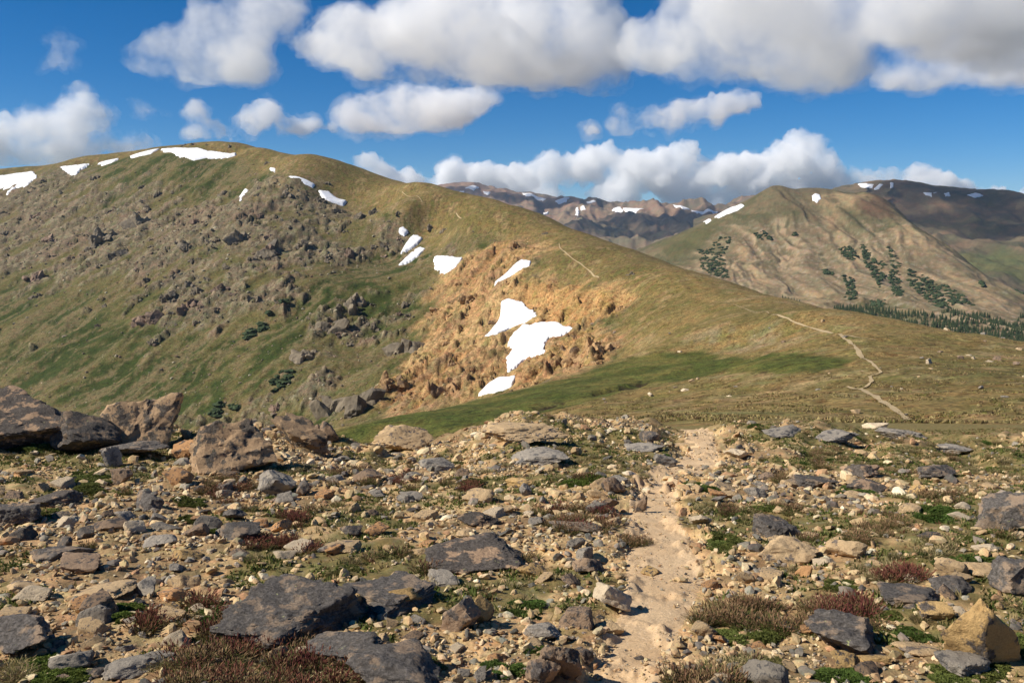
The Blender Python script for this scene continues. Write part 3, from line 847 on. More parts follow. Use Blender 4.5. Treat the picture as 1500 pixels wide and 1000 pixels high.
snow(hill, [(144, 239), (158, 235), (174, 232), (164, 239), (150, 242)], 'small snow streak on the rim between the snow wedge and the summit', G1, .7)
snow(hill, [(189, 230), (210, 223), (234, 218), (222, 226), (206, 230), (193, 233)], 'tapering snow strip just below the summit beside the long cornice', G1, .8)
snow(hill, [(236, 219), (262, 218), (300, 221), (346, 225), (338, 229), (312, 232), (284, 236), (264, 232), (256, 226), (240, 224)], 'long white snow cornice under the summit top', G1, 1.4)
snow(hill, [(422, 259), (438, 260), (462, 271), (459, 276), (444, 270), (428, 266)], 'slim snow strip on the shoulder above the crags', G1, .8)
snow(hill, [(467, 279), (482, 281), (494, 291), (508, 294), (503, 300), (490, 297), (476, 293)], 'forked snow patch on the shoulder rim below the slim strip', G1, .9)
snow(hill, [(348, 292), (354, 283), (360, 276), (364, 279), (358, 287), (352, 293)], 'tiny snow sliver caught in a gully of the crags', G1, .6)
snow(hill, [(395, 245), (404, 247), (403, 252), (396, 251)], 'speck of snow on the shoulder below the cornice', G1, .5)
snow(hill, [(584, 335), (591, 332), (598, 339), (592, 344), (586, 341)], 'small round snow spot above the snow slivers by the orange scarp', G2, .6)
snow(hill, [(587, 370), (596, 354), (605, 344), (612, 345), (619, 349), (608, 360), (596, 367)], 'upper sliver of a pair of slanting snow streaks', G2, .7)
snow(hill, [(583, 389), (592, 380), (604, 368), (616, 362), (624, 365), (614, 374), (598, 384)], 'lower sliver of a pair of slanting snow streaks', G2, .7)
snow(hill, SNOW_BLOCK, 'blocky snow patch at the top corner of the orange scarp', G2, 1.0)
snow(hill, SNOW_SLANT, 'thin slanting snow patch below the orange crag rim', G2, .9)
snow(hill, SNOW_KITE, 'kite shaped snow field in the middle of the orange scarp', G2, .9)
snow(hill, SNOW_BIG, 'largest snow field on the orange scarp with a curved tail', G2, 1.0)
snow(hill, SNOW_FOOT, 'snow patch at the foot of the scarp behind the green meadow', G2, 1.0)
snow(mtn, [(1189, 288), (1194, 284), (1201, 286), (1203, 292), (1197, 297), (1190, 294)], 'bright round snow spot near the top of the bare mountain', 'snow on the bare mountain', 1.5, 1000, .4)
snow(mtn, [(1046, 319), (1062, 309), (1086, 299), (1090, 302), (1070, 313), (1052, 320)], 'narrow snow strip along the side ridge of the bare mountain', 'snow on the bare mountain', 1.5, 1000, .4)
snow(mtn, [(1030, 325), (1038, 321), (1042, 323), (1034, 328)], 'small snow speck low on the side ridge of the bare mountain', 'snow on the bare mountain', 1.2, 1000, .3)
snow(mt2, [(1256, 270), (1280, 271), (1278, 276), (1262, 276)], 'snow strip by the top of the shaded mountain', G4, 3, 2600, .4)
snow(mt2, [(1280, 277), (1288, 270), (1294, 271), (1288, 276)], 'slanting snow streak by the top of the shaded mountain', G4, 3, 2600, .3)
snow(mt2, [(1304, 268), (1309, 269), (1308, 278), (1304, 276)], 'upright snow fleck on the top dome of the shaded mountain', G4, 3, 2600, .3)
snow(mt2, [(1352, 283), (1366, 284), (1376, 282), (1364, 289), (1356, 288)], 'forked snow patch on the saddle of the shaded mountain', G4, 3, 2600, .4)
snow(mt2, [(1382, 284), (1390, 282), (1392, 287), (1385, 288)], 'small snow fleck beside the forked patch on the shaded mountain', G4, 3, 2600, .3)
snow(mt2, [(1416, 286), (1428, 283), (1440, 287), (1428, 290)], 'flat snow lens on the long ridge of the shaded mountain', G4, 3, 2600, .4)
for px, lab in [([(681, 276), (692, 272), (702, 275), (694, 279)], 'snow cap at the pointed peak of the far range'),
                ([(673, 281), (680, 280), (680, 285), (674, 285)], 'snow fleck below the pointed peak of the far range'),
                ([(708, 280), (718, 282), (716, 286), (709, 284)], 'snow fleck in the notch beside the pointed far peak'),
                ([(764, 283), (780, 285), (800, 292), (796, 294), (776, 288)], 'long slanting snow strip on the flat crest of the far range'),
                ([(813, 295), (824, 291), (835, 290), (830, 296), (818, 299)], 'triangular snow patch on the far range crest'),
                ([(850, 304), (856, 302), (858, 307), (851, 308)], 'round snow spot under the far range crest'),
                ([(843, 306), (848, 304), (848, 316), (844, 322)], 'hanging snow gully on the far range'),
                ([(858, 296), (870, 294), (874, 297), (862, 299)], 'snow cap on the second far summit'),
                ([(896, 307), (906, 304), (914, 309), (904, 312)], 'snow patch left of the pass on the far range'.replace('left of', 'beside')),
                ([(912, 305), (930, 306), (944, 307), (932, 311), (916, 311)], 'bright snow lens filling the pass of the far range'),
                ([(984, 300), (996, 302), (1010, 306), (1000, 307)], 'snow strip on the rounded far summit'),
                ([(1012, 308), (1030, 311), (1052, 310), (1046, 315), (1022, 313)], 'long snow band where the far range dips behind the bare mountain'),
                ([(796, 312), (804, 310), (802, 314), (797, 315)], 'lone snow fleck low on the far range slope')]:
    snow(mt3, px, lab, G3, 5, 4500, .3)

# ------------------------------------------------------------------ crags and loose blocks on the great face
mat_crag = rock_mat('crag_rock', (.23, .185, .125), (.155, .125, .088), (.085, .072, .055), .3, (.36, .33, .24), .25, s=14, bstr=.9)
mat_crag_red = rock_mat('reddish_crag_rock', (.25, .170, .118), (.185, .130, .092), (.095, .075, .060), .3, (.36, .30, .22), .2, s=14, bstr=.9)
mat_crag_orange = rock_mat('orange_crag_rock', (.42, .275, .135), (.32, .185, .088), (.16, .105, .065), .3, (.44, .33, .2), .2, s=10, bstr=.9)
crag_meshes = []
for k in range(14):
    rng = np.random.default_rng(500 + k)
    parts = []
    for i in range(int(rng.integers(7, 12))):
        v, f = rock_points(rng, 3, 10, .10, 40, 1.8, .6, .9)
        sx = rng.uniform(.18, .46)
        v = v * np.array([sx, sx * rng.uniform(.7, 1.3), sx * rng.uniform(.9, 1.9)])
        v = v @ rot(rng.uniform(0, 6.3), rng.normal(0, .3), rng.normal(0, .3)).T
        p = rng.normal(0, .34, 2)
        v = v + np.array([p[0] * 1.3, p[1], .22 - .35 * math.hypot(*p)])
        parts.append((v, f))
    V, Fc = join_np(parts)
    crag_meshes.append((V, Fc))
crag_data = {}
def crag_me(k, mat):
    key = (k, mat.name)
    if key not in crag_data:
        me = mesh_np('rock_outcrop', crag_meshes[k][0], crag_meshes[k][1], False); me.materials.append(mat); crag_data[key] = me
    return crag_data[key]
hn = hill.normal()
def put_crag(x, y, size, k, mat, label, group, lean=.55):
    if on_snow(x, y): return False
    z = float(hill.z(x, y))
    a, l = math.atan2(x, y), math.log(math.hypot(x, y))
    n = hill.val(hn, np.array(a), np.array(l)); n = Vector(n).lerp(Vector((0, 0, 1)), .45).normalized()
    o = bpy.data.objects.new('rock_outcrop', crag_me(k, mat)); COL.objects.link(o)
    o.location = (x, y, z - .20 * size)
    o.rotation_euler = (n.to_track_quat('Z', 'Y').to_matrix() @ Vector((0, 0, 1)).to_track_quat('Z', 'Y').to_matrix()).to_euler()
    o.rotation_euler.rotate_axis('Z', random.uniform(0, 6.28))
    o.scale = (size, size * random.uniform(.8, 1.2), size * random.uniform(.75, 1.15))
    return tag(o, label, 'crag', group)
GC = 'crags on the great grassy face'; GO = 'crags in the orange scarp'
named = [(57, 404, 11, mat_crag_red, 'reddish tooth of rock standing alone on the lower grass slope'), (222, 466, 12, mat_crag_red, 'dark reddish tower, lower one of the twin towers on the face'),
         (278, 450, 11, mat_crag_red, 'reddish buttress beside the twin tower on the face'), (150, 350, 14, mat_crag, 'grey brown block below the middle rock belt'), (178, 372, 10, mat_crag, 'small dark block under the grey brown block'),
         (208, 325, 13, mat_crag, 'shadowed grey crag in the belt under the summit green band'), (352, 345, 10, mat_crag, 'jagged grey crag at the middle of the face'), (520, 448, 13, mat_crag, 'grey fin of rock beside the grassy gully'),
         (492, 482, 12, mat_crag, 'broad pale grey crag above the grassy gully'), (448, 520, 10, mat_crag, 'pale broken crag on the grassy gully edge'), (500, 596, 13, mat_crag, 'steep grey crag rising behind the boulders and meadow'),
         (540, 588, 12, mat_crag, 'slabby grey crag at the foot of the scarp by the meadow'), (600, 510, 11, mat_crag, 'dark grey spike inside the orange slope'), (395, 372, 11, mat_crag, 'heavy grey crag with a notch below the rim snow')]
for u, v, s_, mt, lab in named:
    x, y, z = hill.hit(u, v, 190)
    put_crag(x, y, s_, random.randrange(14), mt, lab, GC)
for u_, v_, s_, lab_ in [(268, 214, 3.4, 'small rock knob beside the summit top'), (284, 212, 4.2, 'rocky knob crowning the summit'), (302, 213, 3.2, 'low rock pile on the summit plateau'), (336, 215, 3.6, 'small rocks at the shoulder of the summit plateau'), (392, 238, 4.0, 'broken rocks at the rim above the crags'), (478, 268, 3.2, 'lone rock on the plateau above the forked snow'), (630, 332, 5.0, 'dark rock knot at the rim above the scarp'), (650, 338, 4.0, 'smaller rock knot at the rim above the scarp'), (800, 342, 2.2, 'cairn sized rock pile beside the upper trail'), (925, 402, 2.4, 'low rock pile on the shoulder grass')]:
    x, y, z = hill.hit(u_, v_, 300); put_crag(x, y, s_, random.randrange(14), mat_crag, lab_, 'rocks on the ridge plateau')
named_o = [(757, 362, 6, 'orange crag crowning the top of the scarp'), (690, 440, 6, 'orange buttress above the kite shaped snow'), (640, 455, 6, 'brown orange rib at the edge of the scarp'), (870, 505, 5, 'reddish orange crag beside the tail of the large snow field'),
           (845, 525, 7, 'orange crag just above the meadow rim'), (575, 560, 7, 'orange brown crag at the low end of the scarp'), (655, 570, 6, 'tan crag near the foot snow patch')]
for u, v, s_, lab in named_o:
    x, y, z = hill.hit(u, v, 190)
    put_crag(x, y, s_, random.randrange(14), mat_crag_orange, lab, GO)
n_c = n_o = 0
FACE_MARKS = [(290, 240, 'below the long summit cornice'), (105, 262, 'below the snow wedge of the rim'), (20, 290, 'below the wide rim snow bank'), (440, 285, 'below the slim rim snow strip'), (500, 310, 'below the forked rim snow patch'), (590, 370, 'around the paired snow slivers'),
    (430, 500, 'along the grassy gully'), (250, 455, 'around the reddish twin towers'), (57, 404, 'around the lone reddish tooth'), (500, 590, 'just behind the meadow edge'), (378, 470, 'above the dark shrub clump'), (355, 290, 'around the tiny gully snow sliver'), (160, 350, 'in the middle rock belt'), (360, 360, 'around the jagged middle crag'), (150, 500, 'on the lower green slope'), (320, 560, 'near the low green shrubs')]
def face_place(u, v): return min(((u - a_) ** 2 + (v - b_) ** 2, t_) for a_, b_, t_ in FACE_MARKS)[1]
SCARP_MARKS = [(757, 365, 'near the top of the scarp'), (750, 460, 'beside the kite shaped snow field'), (800, 505, 'beside the largest snow field'), (655, 390, 'below the blocky snow patch'), (730, 565, 'near the foot snow patch'), (890, 450, 'at the far tip of the scarp'), (600, 560, 'at the low end of the scarp'), (660, 480, 'on the broad middle of the scarp')]
while n_c < 150 or n_o < 22:
    u, v = R.uniform(-20, 930), R.uniform(225, 610)
    a, g = pix_dir(u, v)
    x, y, z = hill.hit(u, v, 190)
    a, l = math.atan2(x, y), math.log(math.hypot(x, y))
    e = float(hill.val(exposed, np.array(a), np.array(l))); sc = float(hill.val(scarp_m, np.array(a), np.array(l))); cm = float(hill.val(crag_m, np.array(a), np.array(l)))
    r = math.hypot(x, y)
    if sc > .5 and n_o < 22:
        put_crag(x, y, R.uniform(1.5, 3.2), random.randrange(14), mat_crag_orange, 'orange weathered knob ' + min(((u - a_) ** 2 + (v - b_) ** 2, t_) for a_, b_, t_ in SCARP_MARKS)[1], GO); n_o += 1
    elif sc < .2 and n_c < 150 and R.random() < (.25 * cm + .8 * e):
        big = R.random() < .22
        red = R.random() < .25
        put_crag(x, y, R.uniform(4.5, 7) if big else R.uniform(2, 4), random.randrange(14), mat_crag_red if red else mat_crag,
                 ('large ' if big else 'small ') + ('reddish' if red else 'grey') + ' crag ' + face_place(u, v), GC); n_c += 1

# loose blocks too many to count
def block_field(name, label, sheet, n, pick, smin, smax, cols, mat, power=2.2):
    rng = np.random.default_rng(77)
    T = []
    for k in range(10):
        v, f = rock_points(np.random.default_rng(900 + k), 1, 8, .05, 40, 1.6, .5, .95); T.append((v, f))
    P = pick(rng, n); P = P[~on_snow(P[:, 0], P[:, 1])]; n = len(P)
    nv = len(T[0][0]); V = np.empty((n, nv, 3)); Fc = np.empty((n, len(T[0][1]), 3), int); C = np.empty((n, nv, 3))
    z = sheet.z(P[:, 0], P[:, 1])
    for i in range(n):
        v, f = T[i % 10]
        s = smin * (1 - rng.random() * (1 - (smin / smax) ** power)) ** (-1 / power)
        w = (v * np.array([1, rng.uniform(.6, 1.1), rng.uniform(.4, .8)])) @ rot(rng.uniform(0, 6.3), rng.normal(0, .25), rng.normal(0, .25)).T
        V[i] = w * s + np.array([P[i, 0], P[i, 1], z[i] + .12 * s]); Fc[i] = f + i * nv
        c = cols[rng.integers(len(cols))]; C[i] = np.array(c) * rng.uniform(.75, 1.25)
    me = mesh_np(name, V.reshape(-1, 3), Fc.reshape(-1, 3), False, C.reshape(-1, 3))
    o = link(name, me, mat)
    return tag(o, label, name.replace('_', ' '), kind='stuff')

def simple_col_mat(name, s, bd):
    return terrain_mat(name, s, s * .2, .25, s * .4, bd, .6)
mat_blocks = simple_col_mat('loose_blocks', 2.0, .3)
def pick_face(rng, n):
    nu = (R.uniform(-.56, .14, n * 12), np.log(R.uniform(270, 1300, n * 12)))
    e = hill.val(exposed, *nu); sc = hill.val(scarp_m, *nu); fm = hill.val(face_m, *nu); gr = hill.val(np.clip(grassy + green_band, 0, 1), *nu)
    keep = rng.random(n * 12) < fm * np.clip(.16 + .6 * e - .06 * gr, 0, 1) * (sc < .4) * .8
    k = np.nonzero(keep)[0][:n]
    r = np.exp(nu[1][k]); return np.stack([r * np.sin(nu[0][k]), r * np.cos(nu[0][k])], 1)
block_field('scree', 'scattered pale blocks strewn over the great face', hill, 5200, pick_face, .40, 1.9, [(.30, .25, .18), (.21, .175, .125), (.38, .33, .24), (.18, .135, .10)], mat_blocks, 1.9)
def pick_scarp(rng, n):
    nu = (R.uniform(-.16, .16, n * 12), np.log(R.uniform(270, 600, n * 12)))
    sc = hill.val(scarp_m, *nu)
    k = np.nonzero(rng.random(n * 12) < sc * .9)[0][:n]
    r = np.exp(nu[1][k]); return np.stack([r * np.sin(nu[0][k]), r * np.cos(nu[0][k])], 1)
block_field('rubble', 'loose orange rubble covering the bare scarp', hill, 2600, pick_scarp, .25, .9, [(.44, .29, .14), (.34, .2, .095), (.48, .36, .2), (.24, .17, .10)], mat_blocks, 2.0)

# ------------------------------------------------------------------ shrubs, thickets and conifers
m, nt, b = new_mat('dark_conifer_foliage')
tc = nt.nodes.new('ShaderNodeTexCoord').outputs['Object']
nt.links.new(cmix(nt, mrange(nt, nnoise(nt, tc, .7, 4), .35, .65, 0, 1), (.030, .048, .022), (.060, .080, .034)), b.inputs['Base Color'])
mat_fol = m
m, nt, b = new_mat('conifer_bark'); b.inputs['Base Color'].default_value = (.09, .065, .045, 1); mat_bark = m
def bush_parts(rng, n, spread, s0, s1, sheet, pts):
    parts = []
    for i in range(n):
        D, f = ico(2)
        v = D * (1 + .30 * rng.normal(size=(len(D), 1))).clip(.5, 1.6)
        s = rng.uniform(s0, s1)
        x, y = pts[i]
        z = float(sheet.z(x, y))
        parts.append((v * np.array([s * rng.uniform(.8, 1.3), s * rng.uniform(.8, 1.3), s * .55]) + np.array([x, y, z + .22 * s]), f))
    return parts
def thicket(sheet, px, n, s0, s1, label, group, rmin, name='shrub_thicket'):
    poly = sheet.hit_al(px, rmin); ap = np.array(poly)
    rng = np.random.default_rng(int(abs(px[0][0] * 7 + px[0][1])))
    P = []
    for _ in range(60):
        a = rng.uniform(ap[:, 0].min(), ap[:, 0].max(), 400); l = rng.uniform(ap[:, 1].min(), ap[:, 1].max(), 400)
        ok = in_poly(a, l, poly) & (fbm(a * 190, l * 190, 3, 5) > -.05 + .25 * (rng.random(400) - .5))
        P += [(math.exp(q) * math.sin(p), math.exp(q) * math.cos(p)) for p, q in zip(a[ok], l[ok])]
        if len(P) >= n: break
    P = P[:n]
    if not P: return
    V, Fc = join_np(bush_parts(rng, len(P), 0, s0, s1, sheet, P))
    base = V.mean(0); base[2] = V[:, 2].min()
    o = link(name, mesh_np(name, V - base, Fc, False), mat_fol); o.location = base
    return tag(o, label, 'shrubs', group, 'stuff' if n > 20 else None)
GT = 'dark dwarf conifer thickets on the bare mountain'
for px, n, lab in [
    ([(1022, 366), (1038, 362), (1050, 353), (1057, 345), (1072, 347), (1074, 355), (1063, 366), (1061, 388), (1070, 409), (1050, 405), (1029, 396)], 170, 'large ragged thicket above the shoulder of the saddle'),
    ([(1105, 340), (1118, 338), (1131, 347), (1130, 352), (1110, 351)], 40, 'thicket high on the slope under the main top'),
    ([(1158, 340), (1166, 338), (1171, 344), (1162, 346)], 12, 'smallest thicket high between two pale gullies'),
    ([(1228, 362), (1244, 361), (1256, 376), (1252, 381), (1240, 381)], 60, 'dense oval thicket beside the long pale gully'),
    ([(1259, 357), (1266, 360), (1276, 377), (1296, 383), (1299, 401), (1289, 422), (1276, 401), (1266, 386)], 130, 'tall thicket strip right under the brown knob'.replace('right ', '')),
    ([(1300, 362), (1308, 366), (1319, 388), (1317, 409), (1323, 435), (1311, 435), (1302, 409), (1306, 388)], 110, 'slender upright thicket strip in mid slope'),
    ([(1326, 392), (1351, 403), (1386, 418), (1412, 433), (1427, 448), (1394, 447), (1380, 452), (1356, 437), (1330, 413)], 230, 'longest diagonal thicket running down to the forest'),
    ([(1205, 394), (1214, 396), (1221, 401), (1216, 406), (1207, 400)], 20, 'small thicket beside the fork of a pale gully'),
    ([(1234, 400), (1250, 411), (1256, 435), (1246, 440), (1238, 436), (1242, 420)], 60, 'patchy thicket at the foot of the long pale gully'),
    ([(1276, 438), (1297, 440), (1293, 453), (1280, 452)], 30, 'low thicket touching the forest edge'),
    ([(1435, 412), (1440, 414), (1444, 424), (1438, 420)], 12, 'tiny thicket on the far spur'),
    ([(1490, 405), (1470, 400), (1500, 428), (1520, 440)], 30, 'thicket beyond the far spur')]:
    thicket(mtn, px, int(n * 1.5), 1.3, 3.4, lab, GT, 1000)
GB = 'dark shrubs on the great face'
for px, n, lab in [([(357, 492), (372, 480), (386, 472), (392, 478), (378, 490), (362, 496)], 26, 'dark shrub clump on the face above the grassy gully'), ([(410, 444), (416, 440), (421, 443), (417, 449)], 6, 'round dark shrub high on the edge of the gully'),
                   ([(391, 460), (398, 456), (403, 459), (397, 463)], 6, 'small dark shrub just above the long clump'), ([(399, 560), (407, 542), (424, 535), (430, 548), (415, 565), (403, 580)], 16, 'green shrub patch on the crag beside the grassy gully'),
                   ([(309, 606), (320, 592), (332, 590), (328, 602), (318, 612)], 12, 'dark leaning shrub seen over the boulders'), ([(335, 600), (342, 592), (350, 596), (346, 606)], 7, 'dark shrub next to the leaning shrub')]:
    thicket(hill, px, n, 1.2, 2.6, lab, GB, 190, 'shrub')

def conifer_np(rng, h):
    """crown as drooping ragged tiers, plus trunk"""
    V, Fc = [], []
    tiers = 5; sides = 5
    for t in range(tiers):
        z0 = h * (.12 + .80 * t / tiers); z1 = z0 + h * .26 * (1 - .4 * t / tiers)
        r0 = h * .17 * (1 - t / tiers) ** .8 + h * .02
        b0 = len(V)
        for s in range(sides * 2):
            a = math.tau * s / (sides * 2) + t * .4
            r = r0 * (rng.uniform(.85, 1.2) if s % 2 == 0 else rng.uniform(.4, .6))
            V.append((r * math.cos(a), r * math.sin(a), z0 - (.04 * h if s % 2 == 0 else 0) + rng.normal(0, .01 * h)))
        V.append((0, 0, z1))
        for s in range(sides * 2): Fc.append((b0 + s, b0 + (s + 1) % (sides * 2), b0 + sides * 2))
    return np.array(V), np.array(Fc)
forest_px = [(1222, 450), (1256, 452), (1287, 455), (1330, 462), (1350, 458), (1373, 466), (1386, 455), (1437, 459), (1462, 470), (1482, 478), (1500, 461), (1580, 470), (1580, 530), (1400, 506), (1220, 474)]
fpoly = mtn.hit_al(forest_px, 1000)
ap = np.array(fpoly)
rng = np.random.default_rng(5)
con_T = [conifer_np(np.random.default_rng(40 + k), 1.0) for k in range(8)]
pos = []
while len(pos) < 2500:
    a = rng.uniform(ap[:, 0].min(), ap[:, 0].max(), 4000); l = rng.uniform(ap[:, 1].min(), ap[:, 1].max(), 4000)
    ok = in_poly(a, l, fpoly) & (fbm(a * 60, l * 60, 2, 15) > -.25)
    pos += [(math.exp(q) * math.sin(p), math.exp(q) * math.cos(p)) for p, q in zip(a[ok], l[ok])]
pos = np.array(pos[:2500]); pz = mtn.z(pos[:, 0], pos[:, 1])
parts = []
for i, (x, y) in enumerate(pos):
    v, f = con_T[i % 8]; h = rng.uniform(3.5, 9.5)
    parts.append((v * np.array([h, h, h]) + np.array([x, y, pz[i] - .05 * h]), f))
V, Fc = join_np(parts)
tag(link('conifer_forest', mesh_np('conifer_forest', V, Fc, False), mat_fol), 'dark conifer forest along the foot of the bare mountain', 'forest', kind='stuff')
crown_me = []
for v, f in con_T:
    me = mesh_np('crown', v, f, False); me.materials.append(mat_fol); crown_me.append(me)
b = bmesh.new(); bmesh.ops.create_cone(b, cap_ends=True, segments=7, radius1=.022, radius2=.004, depth=.9); bmesh.ops.translate(b, vec=(0, 0, .40), verts=b.verts)
trunk_me = bpy.data.meshes.new('trunk'); b.to_mesh(trunk_me); b.free(); trunk_me.materials.append(mat_bark)
def conifer(x, y, z, h, label, group):
    t = bpy.data.objects.new('conifer_tree', None); COL.objects.link(t); t.location = (x, y, z); t.scale = (h, h, h); t.rotation_euler = (0, 0, random.uniform(0, 6))
    t.empty_display_size = .1
    link('trunk', trunk_me, None, t); link('crown', random.choice(crown_me), None, t)
    return tag(t, label, 'tree', group)
for u, v in [(1146, 441), (1150, 443), (1155, 442), (1159, 445), (1163, 446), (1167, 448), (1171, 450)]:
    x, y, z = mtn.hit(u, v, 1000); conifer(x, y, z - .3, R.uniform(8, 13), 'conifer in the little row peeping over the saddle shoulder', 'conifers peeping over the shoulder')
for u in np.linspace(1226, 1345, 26):
    v = np.interp(u, [1222, 1256, 1287, 1330, 1350], [451, 453, 456, 463, 460]) + R.uniform(0, 3)
    x, y, z = mtn.hit(u, v, 1000); conifer(x, y, z - .3, R.uniform(8, 13), 'conifer along the upper edge of the dark forest', 'conifers on the forest edge')

# ------------------------------------------------------------------ clouds
def cloud_mat(name, dens, scale, lo, hi, soft):
    m = bpy.data.materials.new(name); m.use_nodes = True; t = m.node_tree; t.nodes.clear()
    out = t.nodes.new('ShaderNodeOutputMaterial'); pv = t.nodes.new('ShaderNodeVolumePrincipled'); t.links.new(pv.outputs[0], out.inputs['Volume'])
    pv.inputs['Color'].default_value = (1, 1, 1, 1); pv.inputs['Anisotropy'].default_value = .0
    tc = t.nodes.new('ShaderNodeTexCoord').outputs['Object']
    n = nnoise(t, tc, 1 / scale, 6, .64)
    t.links.new(mrange(t, n, lo, hi, 0, dens), pv.inputs['Density'])
    return m
fringe_mat = {}
def cloud(D, blobs, label, mat, disp=.28, voxel=3.0, flat=None, seed=0, grow=1.10, deep=0, fringe=15):
    """blobs: photo column, row and radius in pixels, standing D metres away"""
    k = D / F_PX
    parts = []
    rng = np.random.default_rng(seed)
    cu = np.mean([q[0] for q in blobs]); cv = max(q[1] + q[2] * .7 for q in blobs)
    a, g = pix_dir(cu, cv); base = np.array([D * math.sin(a), D * math.cos(a), EYE + D * g])
    for u, v, r in blobs:
        a, g = pix_dir(u, v)
        c = np.array([D * math.sin(a), D * math.cos(a), EYE + D * g]) - base
        c[1] += rng.normal(0, .5) * r * k
        vv, f = ico(3)
        vv = vv * np.array([1.15, 1.3, .85]) * r * k * grow
        c[1] += rng.uniform(-1, 1) * deep * k
        parts.append((vv + c, f))
    V, Fc = join_np(parts)
    me = mesh_np('cloud', V, Fc, True)
    o = link('cloud', me)
    md = o.modifiers.new('r', 'REMESH'); md.mode = 'VOXEL'; md.voxel_size = voxel * 1.9 * k
    ev = o.evaluated_get(bpy.context.evaluated_depsgraph_get())
    m2 = bpy.data.meshes.new_from_object(ev); o.modifiers.clear(); o.data = m2; bpy.data.meshes.remove(me)
    n = len(m2.vertices); v = np.empty(n * 3, np.float32); m2.vertices.foreach_get('co', v); v = v.reshape(-1, 3).astype(float)
    nn = np.empty(n * 3, np.float32); m2.vertices.foreach_get('normal', nn); nn = nn.reshape(-1, 3)
    q = v / (38 * k) + seed * 7.7
    bl = 0; am = 1.0
    for i in range(4):
        bl = bl + am * (np.abs(noise3(q * 2 ** i + 5.1 * i, 60 + i)) * 2.2 - .5); am *= .55
    v = v + nn * (bl * 38 * k * disp)[:, None]
    if flat is not None:
        zf = EYE + D * pix_dir(cu, flat)[1] - base[2]
        v[:, 2] = np.where(v[:, 2] < zf, zf + (v[:, 2] - zf) * .25, v[:, 2])
    m2.vertices.foreach_set('co', v.astype(np.float32).ravel()); m2.update()
    m2.materials.append(mat)
    o.location = base
    # thin torn fringe round the body
    bl2 = fbm3(v / (55 * k) + seed * 3.1, 4, 70, .6)
    fv = v + nn * ((.20 + 1.1 * np.clip(bl2 + .12, 0, 1)) * fringe * k)[:, None]
    m3 = m2.copy(); m3.name = 'fringe'; m3.vertices.foreach_set('co', fv.astype(np.float32).ravel()); m3.update(); m3.materials.clear(); m3.materials.append(fringe_mat[mat.name])
    link('fringe', m3, None, o)
    return tag(o, label, 'cloud', 'fair weather clouds')
cm_near = cloud_mat('soft_cloud', .0105, 300, .42, .70, 0)
cm_mid = cloud_mat('heaped_cloud', .010, 420, .38, .62, 0)
cm_thin = cloud_mat('thin_cloud', .0035, 260, .42, .62, 0)
cm_far = cloud_mat('distant_cloud', .0050, 1300, .34, .56, 0)
fringe_mat['soft_cloud'] = cloud_mat('soft_cloud_fringe', .0050, 170, .46, .70, 0); fringe_mat['heaped_cloud'] = cloud_mat('heaped_cloud_fringe', .0040, 230, .46, .70, 0)
fringe_mat['thin_cloud'] = cloud_mat('thin_cloud_fringe', .0020, 170, .46, .70, 0); fringe_mat['distant_cloud'] = cloud_mat('distant_cloud_fringe', .0016, 700, .46, .70, 0)
cloud(4300, [(225, 85, 30), (280, 78, 48), (330, 72, 52), (362, 98, 34), (300, 102, 34), (350, 30, 38), (405, 30, 40), (440, 50, 26), (300, 25, 26)], 'soft cloud drifting above the summit with a long upper shred', cm_near, .35, 3.2, 118, 1)
cloud(5100, [(520, 60, 48), (560, 92, 42), (600, 30, 58), (660, 60, 66), (720, 50, 76), (780, 60, 76), (845, 60, 70), (880, 95, 42), (800, 108, 34), (640, 100, 38), (900, 40, 30), (700, -10, 70), (820, -10, 70), (455, 60, 28)], 'big grey bottomed cloud above the middle of the ridge', cm_near, .32, 3.5, 125, 2, 1.1, 60)
cloud(6600, [(520, 167, 30), (560, 165, 36), (610, 160, 40), (660, 165, 34), (692, 150, 28), (715, 140, 18), (590, 182, 20), (640, 182, 20)], 'compact white cloud below the big grey one', cm_mid, .3, 2.2, 194, 3)
cloud(3450, [(955, 70, 46), (1000, 92, 40), (1050, 40, 76), (1060, 98, 38), (1120, 50, 76), (1180, 68, 66), (1240, 60, 66), (1300, 20, 66), (1400, 15, 60), (1480, 15, 60), (1220, 102, 26), (1420, -10, 80), (1150, -20, 90), (1560, 10, 70), (1300, -60, 80)], 'largest cloud bank hanging over the bare mountain', cm_near, .32, 3.5, 122, 4, 1.1, 120)
cloud(4700, [(1300, 112, 24), (1350, 98, 34), (1400, 92, 36), (1450, 97, 36), (1500, 92, 40), (1560, 92, 46)], 'rounded cloud tucked under the end of the large bank', cm_near, .3, 3.0, 128, 5)
cloud(6600, [(868, 190, 14), (910, 181, 18), (950, 178, 20), (1000, 166, 26), (1050, 155, 26), (1086, 150, 22), (980, 184, 12)], 'long tapering cloud below the cloud bank gap', cm_mid, .3, 2.2, 198, 6)
cloud(9000, [(20, 195, 28), (60, 190, 30), (100, 185, 28), (122, 148, 17), (130, 172, 26), (172, 212, 20), (202, 214, 13), (60, 225, 26), (120, 222, 28), (0, 225, 28), (20, 240, 20), (-40, 210, 34)], 'heaped white cloud with a tower beside the summit', cm_mid, .3, 2.0, 243, 7)
cloud(4600, [(95, 66, 17), (97, 92, 17), (84, 96, 10)], 'faint upright shred of cloud in open blue', cm_thin, .4, 2.2, None, 8)
cloud(5600, [(200, 150, 14), (216, 164, 14), (242, 168, 8)], 'faint small cloud tuft above the summit shoulder', cm_thin, .4, 2.0, None, 9)
cloud(8000, [(290, 168, 18), (308, 194, 20), (288, 195, 16), (335, 200, 10), (368, 176, 23), (392, 165, 20), (420, 182, 18), (455, 188, 14), (486, 190, 9)], 'ragged low cloud touching the sky above the summit snow', cm_mid, .32, 2.0, 206, 10)
